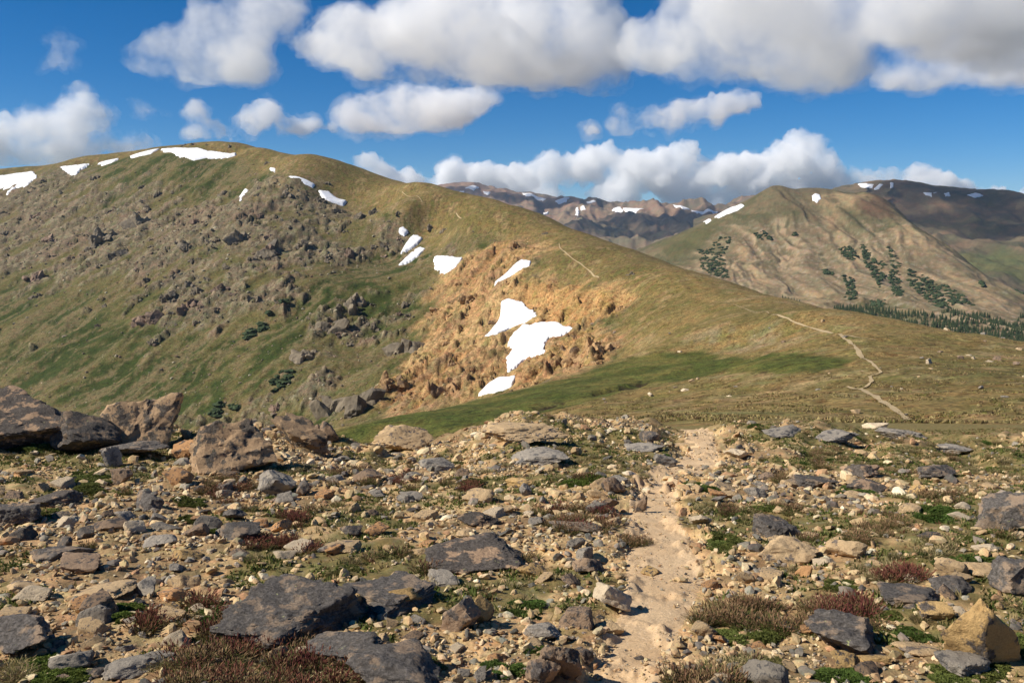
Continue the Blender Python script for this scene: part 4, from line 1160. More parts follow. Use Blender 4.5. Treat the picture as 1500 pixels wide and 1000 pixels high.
cloud(21000, [(545, 240, 18), (562, 252, 16), (496, 241, 7), (600, 266, 22), (660, 256, 20), (700, 266, 28), (760, 262, 28), (800, 250, 24), (850, 246, 26), (880, 232, 22), (930, 246, 28), (990, 236, 26), (1003, 224, 18), (960, 256, 28), (1050, 252, 24), (1100, 244, 24), (1150, 236, 26),
              (1180, 215, 22), (1196, 203, 13), (1204, 240, 20), (1100, 272, 26), (1000, 278, 26), (900, 284, 26), (800, 288, 22), (1050, 292, 18), (640, 284, 20), (560, 276, 20), (1180, 270, 26)], 'long heaped cloud bank behind the far range', cm_far, .34, 1.7, 305, 11, 1.25, 0, 7)
cloud(21000, [(1280, 264, 14), (1310, 260, 16), (1352, 254, 18), (1372, 266, 18), (1402, 273, 14), (1432, 277, 9), (1330, 272, 18), (1490, 290, 10), (1240, 268, 17), (1262, 262, 16), (1222, 262, 16), (1460, 280, 12), (1530, 285, 16)], 'white heaped cloud behind the shaded mountain', cm_far, .34, 1.5, 305, 12, 1.2, 0, 6)

# ------------------------------------------------------------------ air
top = max(float(s.Z.max()) for s in (hill, mtn, mt2, mt3)) + 12
b = bmesh.new(); bmesh.ops.create_cube(b, size=1.0)
for v_ in b.verts:
    v_.co.x *= 41000; v_.co.y *= 41000; v_.co.z = top if v_.co.z > 0 else -622
me = bpy.data.meshes.new('haze'); b.to_mesh(me); b.free()
m = bpy.data.materials.new('thin_air'); m.use_nodes = True; t = m.node_tree; t.nodes.clear()
out = t.nodes.new('ShaderNodeOutputMaterial'); pv = t.nodes.new('ShaderNodeVolumePrincipled'); t.links.new(pv.outputs[0], out.inputs['Volume'])
pv.inputs['Color'].default_value = (.52, .72, 1, 1); pv.inputs['Density'].default_value = 3.2e-5; pv.inputs['Anisotropy'].default_value = .2
tag(link('haze', me, m), kind='stuff', label='thin blue air over the whole range', cat='haze')
print('haze top', top)

# ------------------------------------------------------------------ foreground stones
LY = (.40, .41, .17); LG = (.40, .40, .33)
mats = {
    'tan': rock_mat('tan_granite', (.50, .355, .195), (.40, .270, .145), (.12, .10, .085), .22, LG, .25, s=.30),
    'pale': rock_mat('pale_granite', (.58, .465, .315), (.48, .37, .24), (.24, .19, .14), .12, LG, .1, s=.30),
    'orange': rock_mat('rusty_stone', (.50, .275, .120), (.40, .215, .100), (.10, .080, .066), .30, LG, .15, s=.30),
    'grey': rock_mat('grey_gneiss', (.32, .275, .215), (.225, .195, .160), (.10, .092, .084), .30, LG, .35, s=.30),
    'brown': rock_mat('brown_stone', (.30, .205, .130), (.21, .145, .095), (.070, .062, .056), .35, LG, .2, s=.30),
    'black': rock_mat('black_crusted_slab', (.29, .205, .135), (.21, .165, .120), (.088, .079, .070), .62, LY, .36, s=.45),
    'block': rock_mat('tan_topped_boulder', (.43, .290, .165), (.33, .215, .125), (.080, .070, .058), .36, LY, .36, s=.6),
    'crust': rock_mat('lichen_crusted_boulder', (.38, .255, .155), (.29, .190, .120), (.070, .062, .054), .62, LY, .32, s=.55),
    'ochre': rock_mat('ochre_stone', (.50, .330, .140), (.42, .265, .110), (.075, .066, .060), .32, LG, .15, s=.45),
}
gn = ground.normal()
def gnormal(x, y):
    return Vector(ground.val(gn, np.array(math.atan2(x, y)), np.array(math.log(math.hypot(x, y))))).lerp(Vector((0, 0, 1)), .3).normalized()

class Spots:
    def __init__(self): self.p = []
    def free(self, x, y, r, gap=.8):
        for a, b, c in self.p:
            if (a - x) ** 2 + (b - y) ** 2 < (gap * (c + r)) ** 2: return False
        return True
    def add(self, x, y, r): self.p.append((x, y, r))
rocks_at = Spots(); plants_at = Spots()

def boulder(u, v, w, h, kind, seed, label, name='boulder', depth=.8, yaw=0.0, tilt=(0, 0), planes=10, bury=.18, rough=.085, group=None, lo=.5, cat='rock', shear=(0, 0), near=None, taper=0.0):
    """stone whose front foot shows at photo column u, row v; w and h its size there in pixels"""
    x, y, z = ground.hit(u, min(v, 1400))
    r = math.hypot(x, y); k = math.hypot(r, z - EYE) / F_PX
    W = w * k; dpt = W * depth
    dep = math.atan2(EYE - z, r)
    H = max((h * k - .72 * dpt * math.sin(dep)) / math.cos(dep), .16 * W)
    dx, dy = x / r, y / r
    x, y = x + dx * dpt * .42, y + dy * dpt * .42
    z = float(ground.z(x, y))
    rng = np.random.default_rng(seed)
    V, Fc = rock_points(rng, 6 if w > 150 else 5 if w > 60 else 4, planes + 3, rough * 1.5, 24, 2.1, .5 + .2 * lo, .95)
    V = V @ rot(rng.uniform(0, 6.3), tilt[0], tilt[1]).T
    e = (V.max(0) - V.min(0)) / 2; c = (V.max(0) + V.min(0)) / 2
    V = (V - c) / e                                 # unit box
    V[:, :2] *= (1 - taper * np.clip(V[:, 2:3] + .6, 0, 2) / 1.6)
    V[:, 0] += shear[0] * V[:, 2]; V[:, 2] += shear[1] * V[:, 0]
    full = H / (1 - bury)
    V = V * np.array([W / 2, dpt / 2, full / 2])
    V = V @ rot(yaw - math.atan2(x, y) * 0).T
    V[:, 2] += full / 2 - full * bury
    me = sharpen(mesh_np(name, V, Fc, True))
    o = link(name, me, mats[kind]); o.location = (x, y, z)
    rocks_at.add(x, y, min(W, dpt) * .5)
    if near: landmarks.append((x, y, max(W, dpt) * .5, near))
    return tag(o, label, cat, group)

landmarks = []
GBL = 'boulders on the crest of the slope'
boulder(20, 668, 236, 98, 'crust', 1, 'massive dark boulder ledge with an overhanging brown top', depth=.75, planes=8, group=GBL, shear=(0, -.30), near='the dark boulder ledge')
boulder(128, 668, 100, 62, 'black', 2, 'dark sloping rock leaning against the massive boulder ledge', depth=.7, group=GBL, shear=(0, -.4))
boulder(208, 655, 108, 82, 'block', 3, 'angular block with a sunlit tan top and shadowed front', depth=.7, planes=7, group=GBL, shear=(.22, .26), lo=.6, near='the tan topped block')
boulder(196, 672, 90, 22, 'black', 4, 'flat dark slab lying below the tan topped block', depth=.6, group=GBL)
boulder(342, 694, 138, 92, 'block', 5, 'broad tan brown boulder with a yellow lichen spot', depth=.7, planes=8, group=GBL, shear=(.05, -.05), lo=.58, near='the broad tan brown boulder')
boulder(272, 672, 38, 30, 'orange', 6, 'small rusty block wedged beside the broad tan boulder', group=GBL)
boulder(440, 654, 84, 50, 'block', 7, 'sloping tan boulder behind the broad brown one', depth=.8, group=GBL, shear=(0, -.35))
boulder(482, 648, 30, 32, 'brown', 8, 'small brown upright rock at the end of the boulder row', group=GBL, shear=(.2, -.3))
boulder(460, 646, 22, 26, 'brown', 9, 'narrow brown rock next to the small upright one', group=GBL)
boulder(408, 728, 56, 42, 'grey', 10, 'grey speckled rock with a shadowed flank below the boulders', near='the grey speckled rock')
boulder(446, 726, 34, 26, 'black', 11, 'dark wedge rock next to the grey speckled rock')
boulder(418, 738, 26, 20, 'grey', 12, 'rounded grey cobble in front of the grey speckled rock')
boulder(166, 684, 26, 30, 'grey', 13, 'slim pointed grey stone below the flat dark slab', tilt=(.3, .2))
boulder(178, 712, 32, 26, 'brown', 14, 'round brownish cobble below the slim pointed stone')
boulder(222, 748, 44, 30, 'black', 15, 'dark angular rock on the bare sand patch', shear=(-.2, -.2))
boulder(262, 712, 42, 26, 'orange', 16, 'rusty wedge stone under the broad boulder')
boulder(80, 742, 62, 26, 'crust', 17, 'low mottled rock below the mossy bank')
boulder(20, 770, 70, 34, 'black', 18, 'black low rock at the foot of the boulder ledge slope')
boulder(160, 778, 50, 20, 'brown', 19, 'flat brown stone beside the sand patch')
boulder(352, 790, 60, 30, 'black', 20, 'black rough rock above the dark slab')
boulder(345, 762, 34, 22, 'black', 21, 'small black rock under the reddish tufts')
# black slabs
boulder(432, 950, 196, 112, 'black', 30, 'largest black slab spotted with yellow lichen', name='rock_slab', depth=1.1, planes=9, bury=.3, rough=.10, near='the largest black slab', shear=(0, -.12), lo=.62)
boulder(568, 904, 142, 60, 'black', 31, 'second black slab with a grey brown back edge', name='rock_slab', depth=1.1, planes=9, bury=.3, rough=.10, near='the second black slab', shear=(0, -.1))
boulder(588, 1030, 150, 88, 'black', 32, 'dark ridge shaped rock standing in the red tufts', depth=.9, planes=7, shear=(0, -.25), near='the ridge shaped dark rock')
boulder(505, 972, 110, 56, 'black', 33, 'broken black rock between the largest slab and the ridge rock', depth=.8)
boulder(700, 838, 158, 50, 'crust', 34, 'low flat boulder black in front with a pinkish top', depth=.9, planes=9, bury=.25, near='the low pinkish boulder')
boulder(706, 914, 36, 44, 'ochre', 35, 'upright tan block standing on the gravel', depth=.75, planes=7, bury=.08, rough=.05, lo=.65, near='the upright tan block')
boulder(506 + 5, 900, 0.1 + 42, 34, 'ochre', 36, 'knobby yellowish stone beside the second black slab')
boulder(862, 842, 46, 34, 'brown', 37, 'round brown stone sitting beside the trail', bury=.08, near='the round brown stone')
boulder(896, 899, 56, 46, 'pale', 38, 'pale angular block at the trail edge', bury=.1, planes=8, shear=(-.2, -.1), near='the pale trailside block')
boulder(892, 928, 42, 26, 'tan', 39, 'low tan rock just below the pale block')
boulder(818, 1003, 62, 62, 'brown', 40, 'dark brown lumpy rock at the near end of the trail', depth=.9, near='the lumpy brown rock')
boulder(795, 1012, 50, 46, 'brown', 41, 'brown rock leaning on the lumpy rock')
boulder(852, 963, 34, 26, 'brown', 42, 'small brown rock at the trail edge above the lumpy rock')
boulder(936, 969, 16, 12, 'brown', 43, 'small brown stone lying alone on the trail', bury=.1)
boulder(885, 953, 16, 9, 'brown', 44, 'tiny brown stone at the trail border')
boulder(675, 925, 58, 56, 'brown', 45, 'pitted grey brown rock in front of the upright tan block')
boulder(590, 892, 56, 34, 'ochre', 46, 'ochre rock with a dark side at the slab corner')
boulder(605, 912, 38, 12, 'grey', 47, 'thin grey plate stone below the second slab')
boulder(152, 876, 80, 30, 'tan', 48, 'flat tan slab with a mossy edge', name='rock_slab', depth=.8, planes=8, shear=(0, .2), near='the flat tan slab')
boulder(212, 874, 36, 28, 'grey', 49, 'rounded grey rock beside the flat tan slab')
boulder(252, 880, 38, 20, 'orange', 50, 'orange brown stone among moss cushions')
boulder(28, 965, 92, 56, 'black', 51, 'black rough boulder above the mossy patch', near='the black rough boulder')
boulder(105, 985, 58, 38, 'grey', 52, 'pale grey ribbed rock beside the mossy patch')
boulder(202, 995, 96, 34, 'grey', 53, 'wide low grey slab on tan gravel', name='rock_slab', depth=.8, bury=.3)
boulder(118, 840, 60, 30, 'brown', 54, 'olive brown rounded rock above the flat tan slab')
boulder(38, 872, 46, 24, 'tan', 55, 'tan wedge stone on the left scree'.replace('left ', 'gravelly '))
boulder(90, 820, 70, 28, 'black', 56, 'dark low rock in the stony patch')
boulder(235, 802, 50, 22, 'grey', 57, 'grey brown pebbly rock on fine gravel')
boulder(700, 772, 62, 24, 'crust', 58, 'tan topped low rock with a dark underside', depth=.7)
boulder(845, 780, 82, 24, 'black', 59, 'dark low rock under the row of reddish tufts', depth=.6, near='the dark low rock by the tufts')
boulder(500, 810, 56, 24, 'tan', 60, 'flat tan stone among gravel above the slabs')
boulder(494, 813, 34, 20, 'orange', 61, 'rusty orange stone on gravel')
boulder(650, 858, 48, 26, 'grey', 62, 'grey tan rock below the low pinkish boulder')
boulder(795, 935, 56, 30, 'grey', 63, 'grey white rock at the gravel edge')
# beside and beyond the trail
boulder(1027, 771, 38, 24, 'pale', 70, 'pale squared block bordering the trail', planes=7, bury=.1, near='the pale squared block')
boulder(940, 752, 15, 27, 'brown', 71, 'dark pointed stone standing on the trail edge', depth=.5, bury=.05, shear=(.35, 0))
boulder(898, 724, 36, 30, 'brown', 72, 'brown standing rock beside the trail with a shadowed back', shear=(-.3, -.2), near='the brown standing rock')
boulder(893, 745, 30, 18, 'brown', 73, 'squat brown rock under the standing rock')
boulder(1138, 787, 64, 36, 'black', 74, 'black lumpy rock on the tundra beyond the trail', near='the black lumpy rock')
boulder(1152, 826, 92, 44, 'tan', 75, 'pinkish tan low boulder in front of the black lumpy rock', depth=.8, bury=.3, near='the pinkish tan boulder')
boulder(1240, 818, 54, 32, 'tan', 76, 'tan rounded rock with dark hollow side')
boulder(1178, 845, 24, 18, 'orange', 77, 'small orange cobble above the brown tufts')
boulder(1238, 962, 112, 70, 'black', 78, 'broad black slab beside the brown tufts', name='rock_slab', depth=1.0, planes=9, bury=.35, rough=.10, shear=(0, -.12), near='the broad black slab')
boulder(1436, 985, 128, 102, 'ochre', 79, 'pyramid shaped ochre rock with black stains', depth=.55, planes=8, bury=.15, rough=.06, lo=.7, shear=(-.05, -.12), taper=.72, near='the ochre pyramid rock')
boulder(1335, 888, 92, 36, 'black', 80, 'dark flat slab with a rusty patch', name='rock_slab', depth=.9, bury=.3, near='the dark flat slab')
boulder(1392, 868, 56, 26, 'black', 81, 'rounded dark rock behind the dark flat slab')
boulder(1280, 974, 38, 22, 'ochre', 82, 'smooth yellow cobble in front of the broad black slab')
boulder(1366, 908, 46, 26, 'ochre', 83, 'yellow tan cobble beside the pyramid rock')
boulder(1412, 995, 66, 36, 'grey', 84, 'purplish grey slab at the foot of the pyramid rock')
boulder(1345, 962, 60, 20, 'tan', 85, 'flat tan stone by a dark soil hollow')
boulder(1474, 780, 82, 62, 'black', 86, 'large dark rock with a rusty face on the open tundra', depth=.8, planes=8, near='the large dark tundra rock')
boulder(1488, 870, 60, 50, 'black', 87, 'dark rock below the large tundra rock')
boulder(1450, 845, 66, 26, 'tan', 88, 'tan wedge rock beside green moss')
boulder(1442, 808, 32, 14, 'pale', 89, 'flat pale stone resting on a dark rock')
boulder(1190, 716, 66, 24, 'black', 90, 'dark flat rock in dry grass')
boulder(1268, 720, 58, 22, 'crust', 91, 'dark low rock with an orange lower edge')
boulder(1372, 700, 64, 26, 'black', 92, 'dark speckled rock near the grassy rise')
boulder(1385, 666, 60, 18, 'grey', 93, 'flat grey rock on the crest by the grass')
boulder(1320, 642, 62, 20, 'grey', 94, 'grey low rock at the crest where the far trail starts')
boulder(1282, 628, 34, 13, 'pale', 95, 'pale smooth rock at the crest')
boulder(1225, 648, 70, 18, 'grey', 96, 'grey flat outcrop along the crest')
boulder(1150, 640, 60, 18, 'grey', 97, 'dark grey outcrop at the crest near the trail')
boulder(1262, 700, 50, 22, 'crust', 98, 'mottled rock beside dry tufts')
# crest near the trail
boulder(768, 652, 132, 34, 'tan', 110, 'long tan outcrop on the crest above the meadow', depth=.6, near='the long tan outcrop')
boulder(790, 682, 86, 26, 'grey', 111, 'pale grey banded slab under the long tan outcrop', depth=.7)
boulder(590, 660, 92, 40, 'tan', 112, 'tan outcrop at the crest before the green meadow', depth=.7, near='the tan crest outcrop')
boulder(640, 690, 54, 24, 'grey', 113, 'grey rock below the tan crest outcrop')
boulder(945, 662, 60, 18, 'grey', 114, 'flat grey stone on the crest by the trail')
boulder(952, 650, 30, 18, 'black', 115, 'dark lump of rock on the crest by the trail')
boulder(1010, 655, 70, 20, 'tan', 116, 'tan flat stones step at the top of the trail')
boulder(975, 682, 36, 20, 'grey', 117, 'tilted grey slab beside the upper trail')
boulder(700, 735, 48, 24, 'tan', 118, 'tan boulder half sunk in gravel')
boulder(760, 715, 40, 20, 'ochre', 119, 'yellowish stone pair in dry turf')
boulder(600, 735, 40, 18, 'grey', 120, 'grey stone between reddish tufts')
boulder(540, 705, 46, 20, 'brown', 121, 'brown low rock among dry grass')
boulder(1058, 720, 40, 18, 'tan', 122, 'tan stone beside the green cushion at the trail')
boulder(1080, 672, 36, 16, 'pale', 123, 'pale stone beyond the upper trail')

# ---- countable stones: shared shapes, each its own object
stone_T = []
for k in range(22):
    rng = np.random.default_rng(2000 + k)
    v, f = rock_points(rng, 4, 9 + k % 4, .10, 20, 1.7, .6, .95)
    v = v @ rot(rng.uniform(0, 6), rng.uniform(0, 6), 0).T
    fl = [.32, .6, .48, .75][k % 4]
    e = (v.max(0) - v.min(0)) / 2
    v = (v - (v.max(0) + v.min(0)) / 2) / e * np.array([.5, .5 * (.65 + .35 * ((k * 7) % 5) / 4), .5 * fl])
    me = sharpen(mesh_np('stone', v, f, True)); me.materials.append(mats['tan'])
    stone_T.append((me, ['flat', 'blocky', 'angular', 'lumpy'][k % 4], fl))

def veg(x, y):
    """how much the ground is grown over"""
    g = fbm(np.asarray(x) * .45, np.asarray(y) * .45, 4, 91)
    return sstep(-.05, .30, -g + .30 * sstep(.5, 3.5, np.asarray(x)) + .02)

COLW = {'tan': 'tan', 'pale': 'cream coloured', 'orange': 'rusty orange', 'grey': 'grey', 'brown': 'brown', 'black': 'black crusted', 'ochre': 'yellowish'}
def where(x, y, rmax=1.1):
    td_ = float(trail_dist(np.array(x), np.array(y)))
    if td_ < -.02: return 'lying on the trail'
    best = None
    for a, b, c, n in landmarks:
        d = math.hypot(a - x, b - y) - c
        if d < rmax and (best is None or d < best[0]): best = (d, n)
    if best: return 'close to ' + best[1]
    if td_ < .5: return 'along the trail edge'
    if math.hypot(x, y) > 12.5: return 'on the crest of the slope'
    return 'in the green turf patches' if float(veg(x, y)) > .6 else 'on open gravel away from the big rocks'
def px_size(x, y, s): return s * F_PX / math.hypot(x, y, 1.6)

cand = []
rng = np.random.default_rng(31)
for _ in range(22000):
    r = math.sqrt(rng.uniform(2.6 ** 2, 18.5 ** 2)); a = rng.uniform(-.60, .60) if rng.random() < .85 else math.copysign(rng.uniform(.60, .9), rng.random() - .5)
    x, y = r * math.sin(a), r * math.cos(a)
    s = .045 * (1 - rng.random() * (1 - (.045 / .26) ** 2.1)) ** (-1 / 2.1)
    vg = float(veg(x, y)); td_ = float(trail_dist(np.array(x), np.array(y)))
    if td_ < .02 and rng.random() > (.05 if r < 8.5 else .45): continue
    if x > 2.5 and r > 12.5 and rng.random() < .75: continue
    if rng.random() < .7 * vg: continue
    cand.append((px_size(x, y, s) * (1 if abs(a) < .6 else .3), x, y, s))
cand.sort(reverse=True)
stones = []; small_from = []
for p, x, y, s in cand:
    if not rocks_at.free(x, y, s * .5, .85): continue
    rocks_at.add(x, y, s * .5)
    (stones if len(stones) < 300 - 8 else small_from).append((x, y, s))
for x, y, s in stones:
    me, shp, fl = random.choice(stone_T)
    u = random.random()
    if x < -1.2: kind = 'tan' if u < .26 else 'grey' if u < .50 else 'black' if u < .66 else 'brown' if u < .80 else 'orange' if u < .88 else 'pale' if u < .94 else 'ochre'
    else: kind = 'tan' if u < .36 else 'grey' if u < .58 else 'black' if u < .66 else 'brown' if u < .74 else 'orange' if u < .82 else 'pale' if u < .93 else 'ochre'
    o = bpy.data.objects.new('stone', me); COL.objects.link(o)
    o.material_slots[0].link = 'OBJECT'; o.material_slots[0].material = mats[kind]
    o.rotation_euler = gnormal(x, y).to_track_quat('Z', 'Y').to_euler(); o.rotation_euler.rotate_axis('Z', random.uniform(0, 6.28))
    o.rotation_euler.x += random.gauss(0, .13); o.rotation_euler.y += random.gauss(0, .13)
    z = float(ground.z(x, y)); o.location = (x, y, z + s * fl * random.uniform(.02, .26)); o.scale = (s, s, s)
    lab = ('large ' if s > .2 else 'small ' if s < .1 else 'middling ') + COLW[kind] + ' ' + shp + ' stone ' + where(x, y)
    tag(o, lab, 'stone', lab.split(' stone ')[0] + ' stones of the slope')

# ---- gravel too fine and too many to count
def pebbles(name, label, P, S_, sub, mat, cols_of, seed, bury=.25):
    rng = np.random.default_rng(seed)
    T = []
    for k in range(16):
        v, f = rock_points(np.random.default_rng(3000 + k), sub, 9, .05, 40, 1.5, .6, .95)
        T.append((v * np.array([.5, .5 * (.6 + .4 * (k % 4) / 3), .5 * (.4 + .5 * (k % 5) / 4)]), f))
    n = len(P); nv = len(T[0][0]); nf = len(T[0][1])
    V = np.empty((n, nv, 3)); Fc = np.empty((n, nf, 3), np.int64); C = np.empty((n, nv, 3))
    lift = np.where(trail_dist(P[:, 0], P[:, 1]) < .04, .017, 0.0)
    z = ground.z(P[:, 0], P[:, 1]); gx = (ground.z(P[:, 0] + .02, P[:, 1]) - z) / .02
    for i in range(n):
        v, f = T[rng.integers(16)]
        w = v @ rot(rng.uniform(0, 6.3), rng.normal(0, .3), rng.normal(0, .3)).T
        V[i] = w * S_[i] + np.array([P[i, 0], P[i, 1], z[i] + lift[i] + S_[i] * (.5 * .6 * (1 - 2 * bury))]); Fc[i] = f + i * nv
        C[i] = cols_of(rng, P[i]) * rng.uniform(.75, 1.25)
    o = link(name, mesh_np(name, V.reshape(-1, 3), Fc.reshape(-1, 3), False, C.reshape(-1, 3)), mat)
    return tag(o, label, 'gravel', kind='stuff')
PAL = [np.array(c) for c in ((.48, .355, .205), (.42, .295, .165), (.56, .44, .285), (.27, .235, .19), (.20, .175, .15), (.36, .22, .125), (.12, .108, .098), (.62, .52, .38))]
PW = np.array([.27, .21, .14, .13, .08, .08, .05, .04])
def peb_col(rng, p): return PAL[rng.choice(8, p=PW)]
mat_peb = terrain_mat('gravel_stone', .035, .008, .28, .02, .006, .6)
SM = np.array([(x, y) for x, y, s in small_from[:1700]]); SS = np.array([s for x, y, s in small_from[:1700]])
small_rest = small_from[1700:9000]
pebbles('rubble', 'fist sized rubble strewn between the stones of the slope', SM, SS, 2, mat_peb, peb_col, 41)
rng = np.random.default_rng(43)
n = 170000
r = np.exp(rng.uniform(math.log(2.0), math.log(18.5), n)); a = rng.uniform(-.9, .9, n)
x, y = r * np.sin(a), r * np.cos(a)
td_ = trail_dist(x, y)
clump = fbm(x * 1.3, y * 1.3, 3, 45)
p = np.where(td_ < -.04, np.where(r < 8, .45, .85), np.where(td_ < .35, .9, .65)) * (1 - .75 * veg(x, y)) * (.55 + .8 * sstep(-.3, .3, clump))
k = np.nonzero(rng.random(n) < p * np.where(np.abs(a) < .6, 1, .4))[0][:27000]
s = .0050 * r[k] ** .72 * (1 - rng.random(len(k)) * (1 - .16 ** 1.6)) ** (-1 / 1.6)
s = np.clip(s, .008, .075) * np.where(td_[k] < -.04, .5, 1)
gx = np.concatenate([np.stack([x[k], y[k]], 1), np.array([(a, b) for a, b, c in small_rest])]); s = np.concatenate([s, np.array([c for a, b, c in small_rest])])
pebbles('gravel', 'fine tan gravel covering the slope and trail borders', gx, s, 1, mat_peb, peb_col, 47)

# ------------------------------------------------------------------ alpine plants
def leaf_mat(name, trans):
    m, nt, b = new_mat(name)
    at = node(nt, 'ShaderNodeAttribute', attribute_name='Col')
    oi = nt.nodes.new('ShaderNodeObjectInfo')
    hv = nt.nodes.new('ShaderNodeHueSaturation')
    nt.links.new(at.outputs['Color'], hv.inputs['Color'])
    nt.links.new(mrange(nt, oi.outputs['Random'], 0, 1, .75, 1.3), hv.inputs['Value'])
    nt.links.new(mrange(nt, oi.outputs['Random'], 0, 1, .485, .512), hv.inputs['Hue'])
    nt.links.new(hv.outputs[0], b.inputs['Base Color'])
    b.inputs['Roughness'].default_value = .8
    tr = nt.nodes.new('ShaderNodeBsdfTranslucent'); nt.links.new(hv.outputs[0], tr.inputs[0])
    mx = nt.nodes.new('ShaderNodeMixShader'); mx.inputs[0].default_value = trans
    nt.links.new(b.outputs[0], mx.inputs[1]); nt.links.new(tr.outputs[0], mx.inputs[2])
    nt.links.new(mx.outputs[0], nt.nodes['Material Output'].inputs['Surface'])
    return m
mat_leaf = leaf_mat('alpine_leaves', .25)
mat_stem = leaf_mat('dry_stems', .2)

def cushion_mesh(seed, n, c0, c1, leaf=.085, name='foliage'):
    """dome of tiny leaves, diameter 1, uneven outline"""
    rng = np.random.default_rng(seed)
    th = rng.uniform(0, math.tau, n); q = np.sqrt(rng.random(n))
    out = 1 + .30 * noise2(np.cos(th) * 1.4 + seed, np.sin(th) * 1.4, 3) + .2 * noise2(np.cos(th) * 4 + seed, np.sin(th) * 4, 4)
    x, y = .5 * q * out * np.cos(th), .5 * q * out * np.sin(th)
    lum = fbm(x * 5 + seed, y * 5, 3, 8)
    z = .24 * np.sqrt(np.clip(1 - q ** 2, 0, 1)) * (1 + .6 * lum) + .01
    N = np.stack([x * 1.6, y * 1.6, np.full(n, .45)], 1) + rng.normal(0, .45, (n, 3)); N /= np.linalg.norm(N, axis=1, keepdims=True)
    T = np.cross(N, rng.normal(size=(n, 3))); T /= np.linalg.norm(T, axis=1, keepdims=True)
    L = leaf * rng.uniform(.6, 1.3, (n, 1)); P = np.stack([x, y, z], 1)
    a = P - T * L * .28; b = P + T * L * .28; c = P + N * L; d = P - N * L * .5
    V = np.stack([a, d, b, c], 1).reshape(-1, 3); Fc = np.arange(4 * n).reshape(-1, 4)
    t = np.clip(rng.random(n) * .7 + .5 * lum + .1, 0, 1)[:, None]
    C = np.repeat(np.array(c0) * (1 - t) + np.array(c1) * t, 4, 0)
    me = mesh_np(name, V, Fc, False, C); me.materials.append(mat_leaf)
    return me

def tuft_mesh(seed, n, stem0, stem1, head0, head1, name='stems', lean=.28, headp=.85):
    """upright stems, most ending in a seed head; 1 high, about 1 wide"""
    rng = np.random.default_rng(seed)
    V, Fc, C = [], [], []
    for i in range(n):
        a = rng.uniform(0, math.tau); q = math.sqrt(rng.random()) * .42
        p = np.array([q * math.cos(a), q * math.sin(a), -.02])
        d = np.array([p[0] * 1.1 + rng.normal(0, lean), p[1] * 1.1 + rng.normal(0, lean), 1.0]); h = rng.uniform(.45, 1.0) * (1 - .35 * q)
        d = d / np.linalg.norm(d)
        bend = rng.normal(0, .12, 3); bend[2] = 0
        s = np.cross(d, rng.normal(size=3)); s /= np.linalg.norm(s)
        m1 = p + d * h * .5; tp = p + (d + bend) * h
        w = .012
        o = len(V)
        V += [p - s * w * 1.5, p + s * w * 1.5, m1 + s * w, m1 - s * w, tp + s * w * .3, tp - s * w * .3]
        Fc += [(o, o + 1, o + 2, o + 3), (o + 3, o + 2, o + 4, o + 5)]
        ca = np.array(stem0) * rng.uniform(.7, 1.3); cb = np.array(stem1) * rng.uniform(.7, 1.3)
        C += [ca, ca, (ca + cb) / 2, (ca + cb) / 2, cb, cb]
        if rng.random() < headp:
            hl = h * rng.uniform(.25, .5); hw = rng.uniform(.018, .034)
            t = np.cross(d, s); b0 = tp - (d + bend) * hl * .75; o = len(V)
            V += [b0, b0 + d * hl * .5 + s * hw, b0 + d * hl * .5 + t * hw, b0 + d * hl * .5 - s * hw, b0 + d * hl * .5 - t * hw, b0 + d * hl]
            for j in range(4): Fc += [(o, o + 1 + j, o + 1 + (j + 1) % 4, o), (o + 5, o + 1 + (j + 1) % 4, o + 1 + j, o + 5)]
            k = rng.random(); ch = (np.array(head0) * (1 - k) + np.array(head1) * k) * rng.uniform(.8, 1.25)
            C += [ch * .8, ch, ch, ch, ch, ch * 1.15]
    tri = []
    for f in Fc:
        if f[3] == f[0]: tri.append(f[:3])
        else: tri += [(f[0], f[1], f[2]), (f[0], f[2], f[3])]
    me = mesh_np(name, np.array(V), np.array(tri), False, np.array(C)); me.materials.append(mat_stem)
    return me

def blades_mesh(seed, n, c0, c1, name='leaves'):
    """low spreading leaves between the stems"""
    rng = np.random.default_rng(seed)
    V, Fc, C = [], [], []
    for i in range(n):
        a = rng.uniform(0, math.tau); q = math.sqrt(rng.random()) * .5
        p = np.array([q * math.cos(a), q * math.sin(a), 0.0]); out = np.array([math.cos(a + rng.normal(0, .8)), math.sin(a + rng.normal(0, .8)), 0])
        h = rng.uniform(.25, .6); s = np.array([-out[1], out[0], 0]) * .016
        m1 = p + np.array([0, 0, h * .7]) + out * h * .25; t = p + np.array([0, 0, h * .85]) + out * h * .75
        o = len(V); V += [p - s, p + s, m1 + s * .8, m1 - s * .8, t]
        Fc += [(o, o + 1, o + 2), (o, o + 2, o + 3), (o + 3, o + 2, o + 4)]
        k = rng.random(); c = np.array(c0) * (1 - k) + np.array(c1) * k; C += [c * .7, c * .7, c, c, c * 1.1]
    me = mesh_np(name, np.array(V), np.array(Fc), False, np.array(C)); me.materials.append(mat_leaf)
    return me

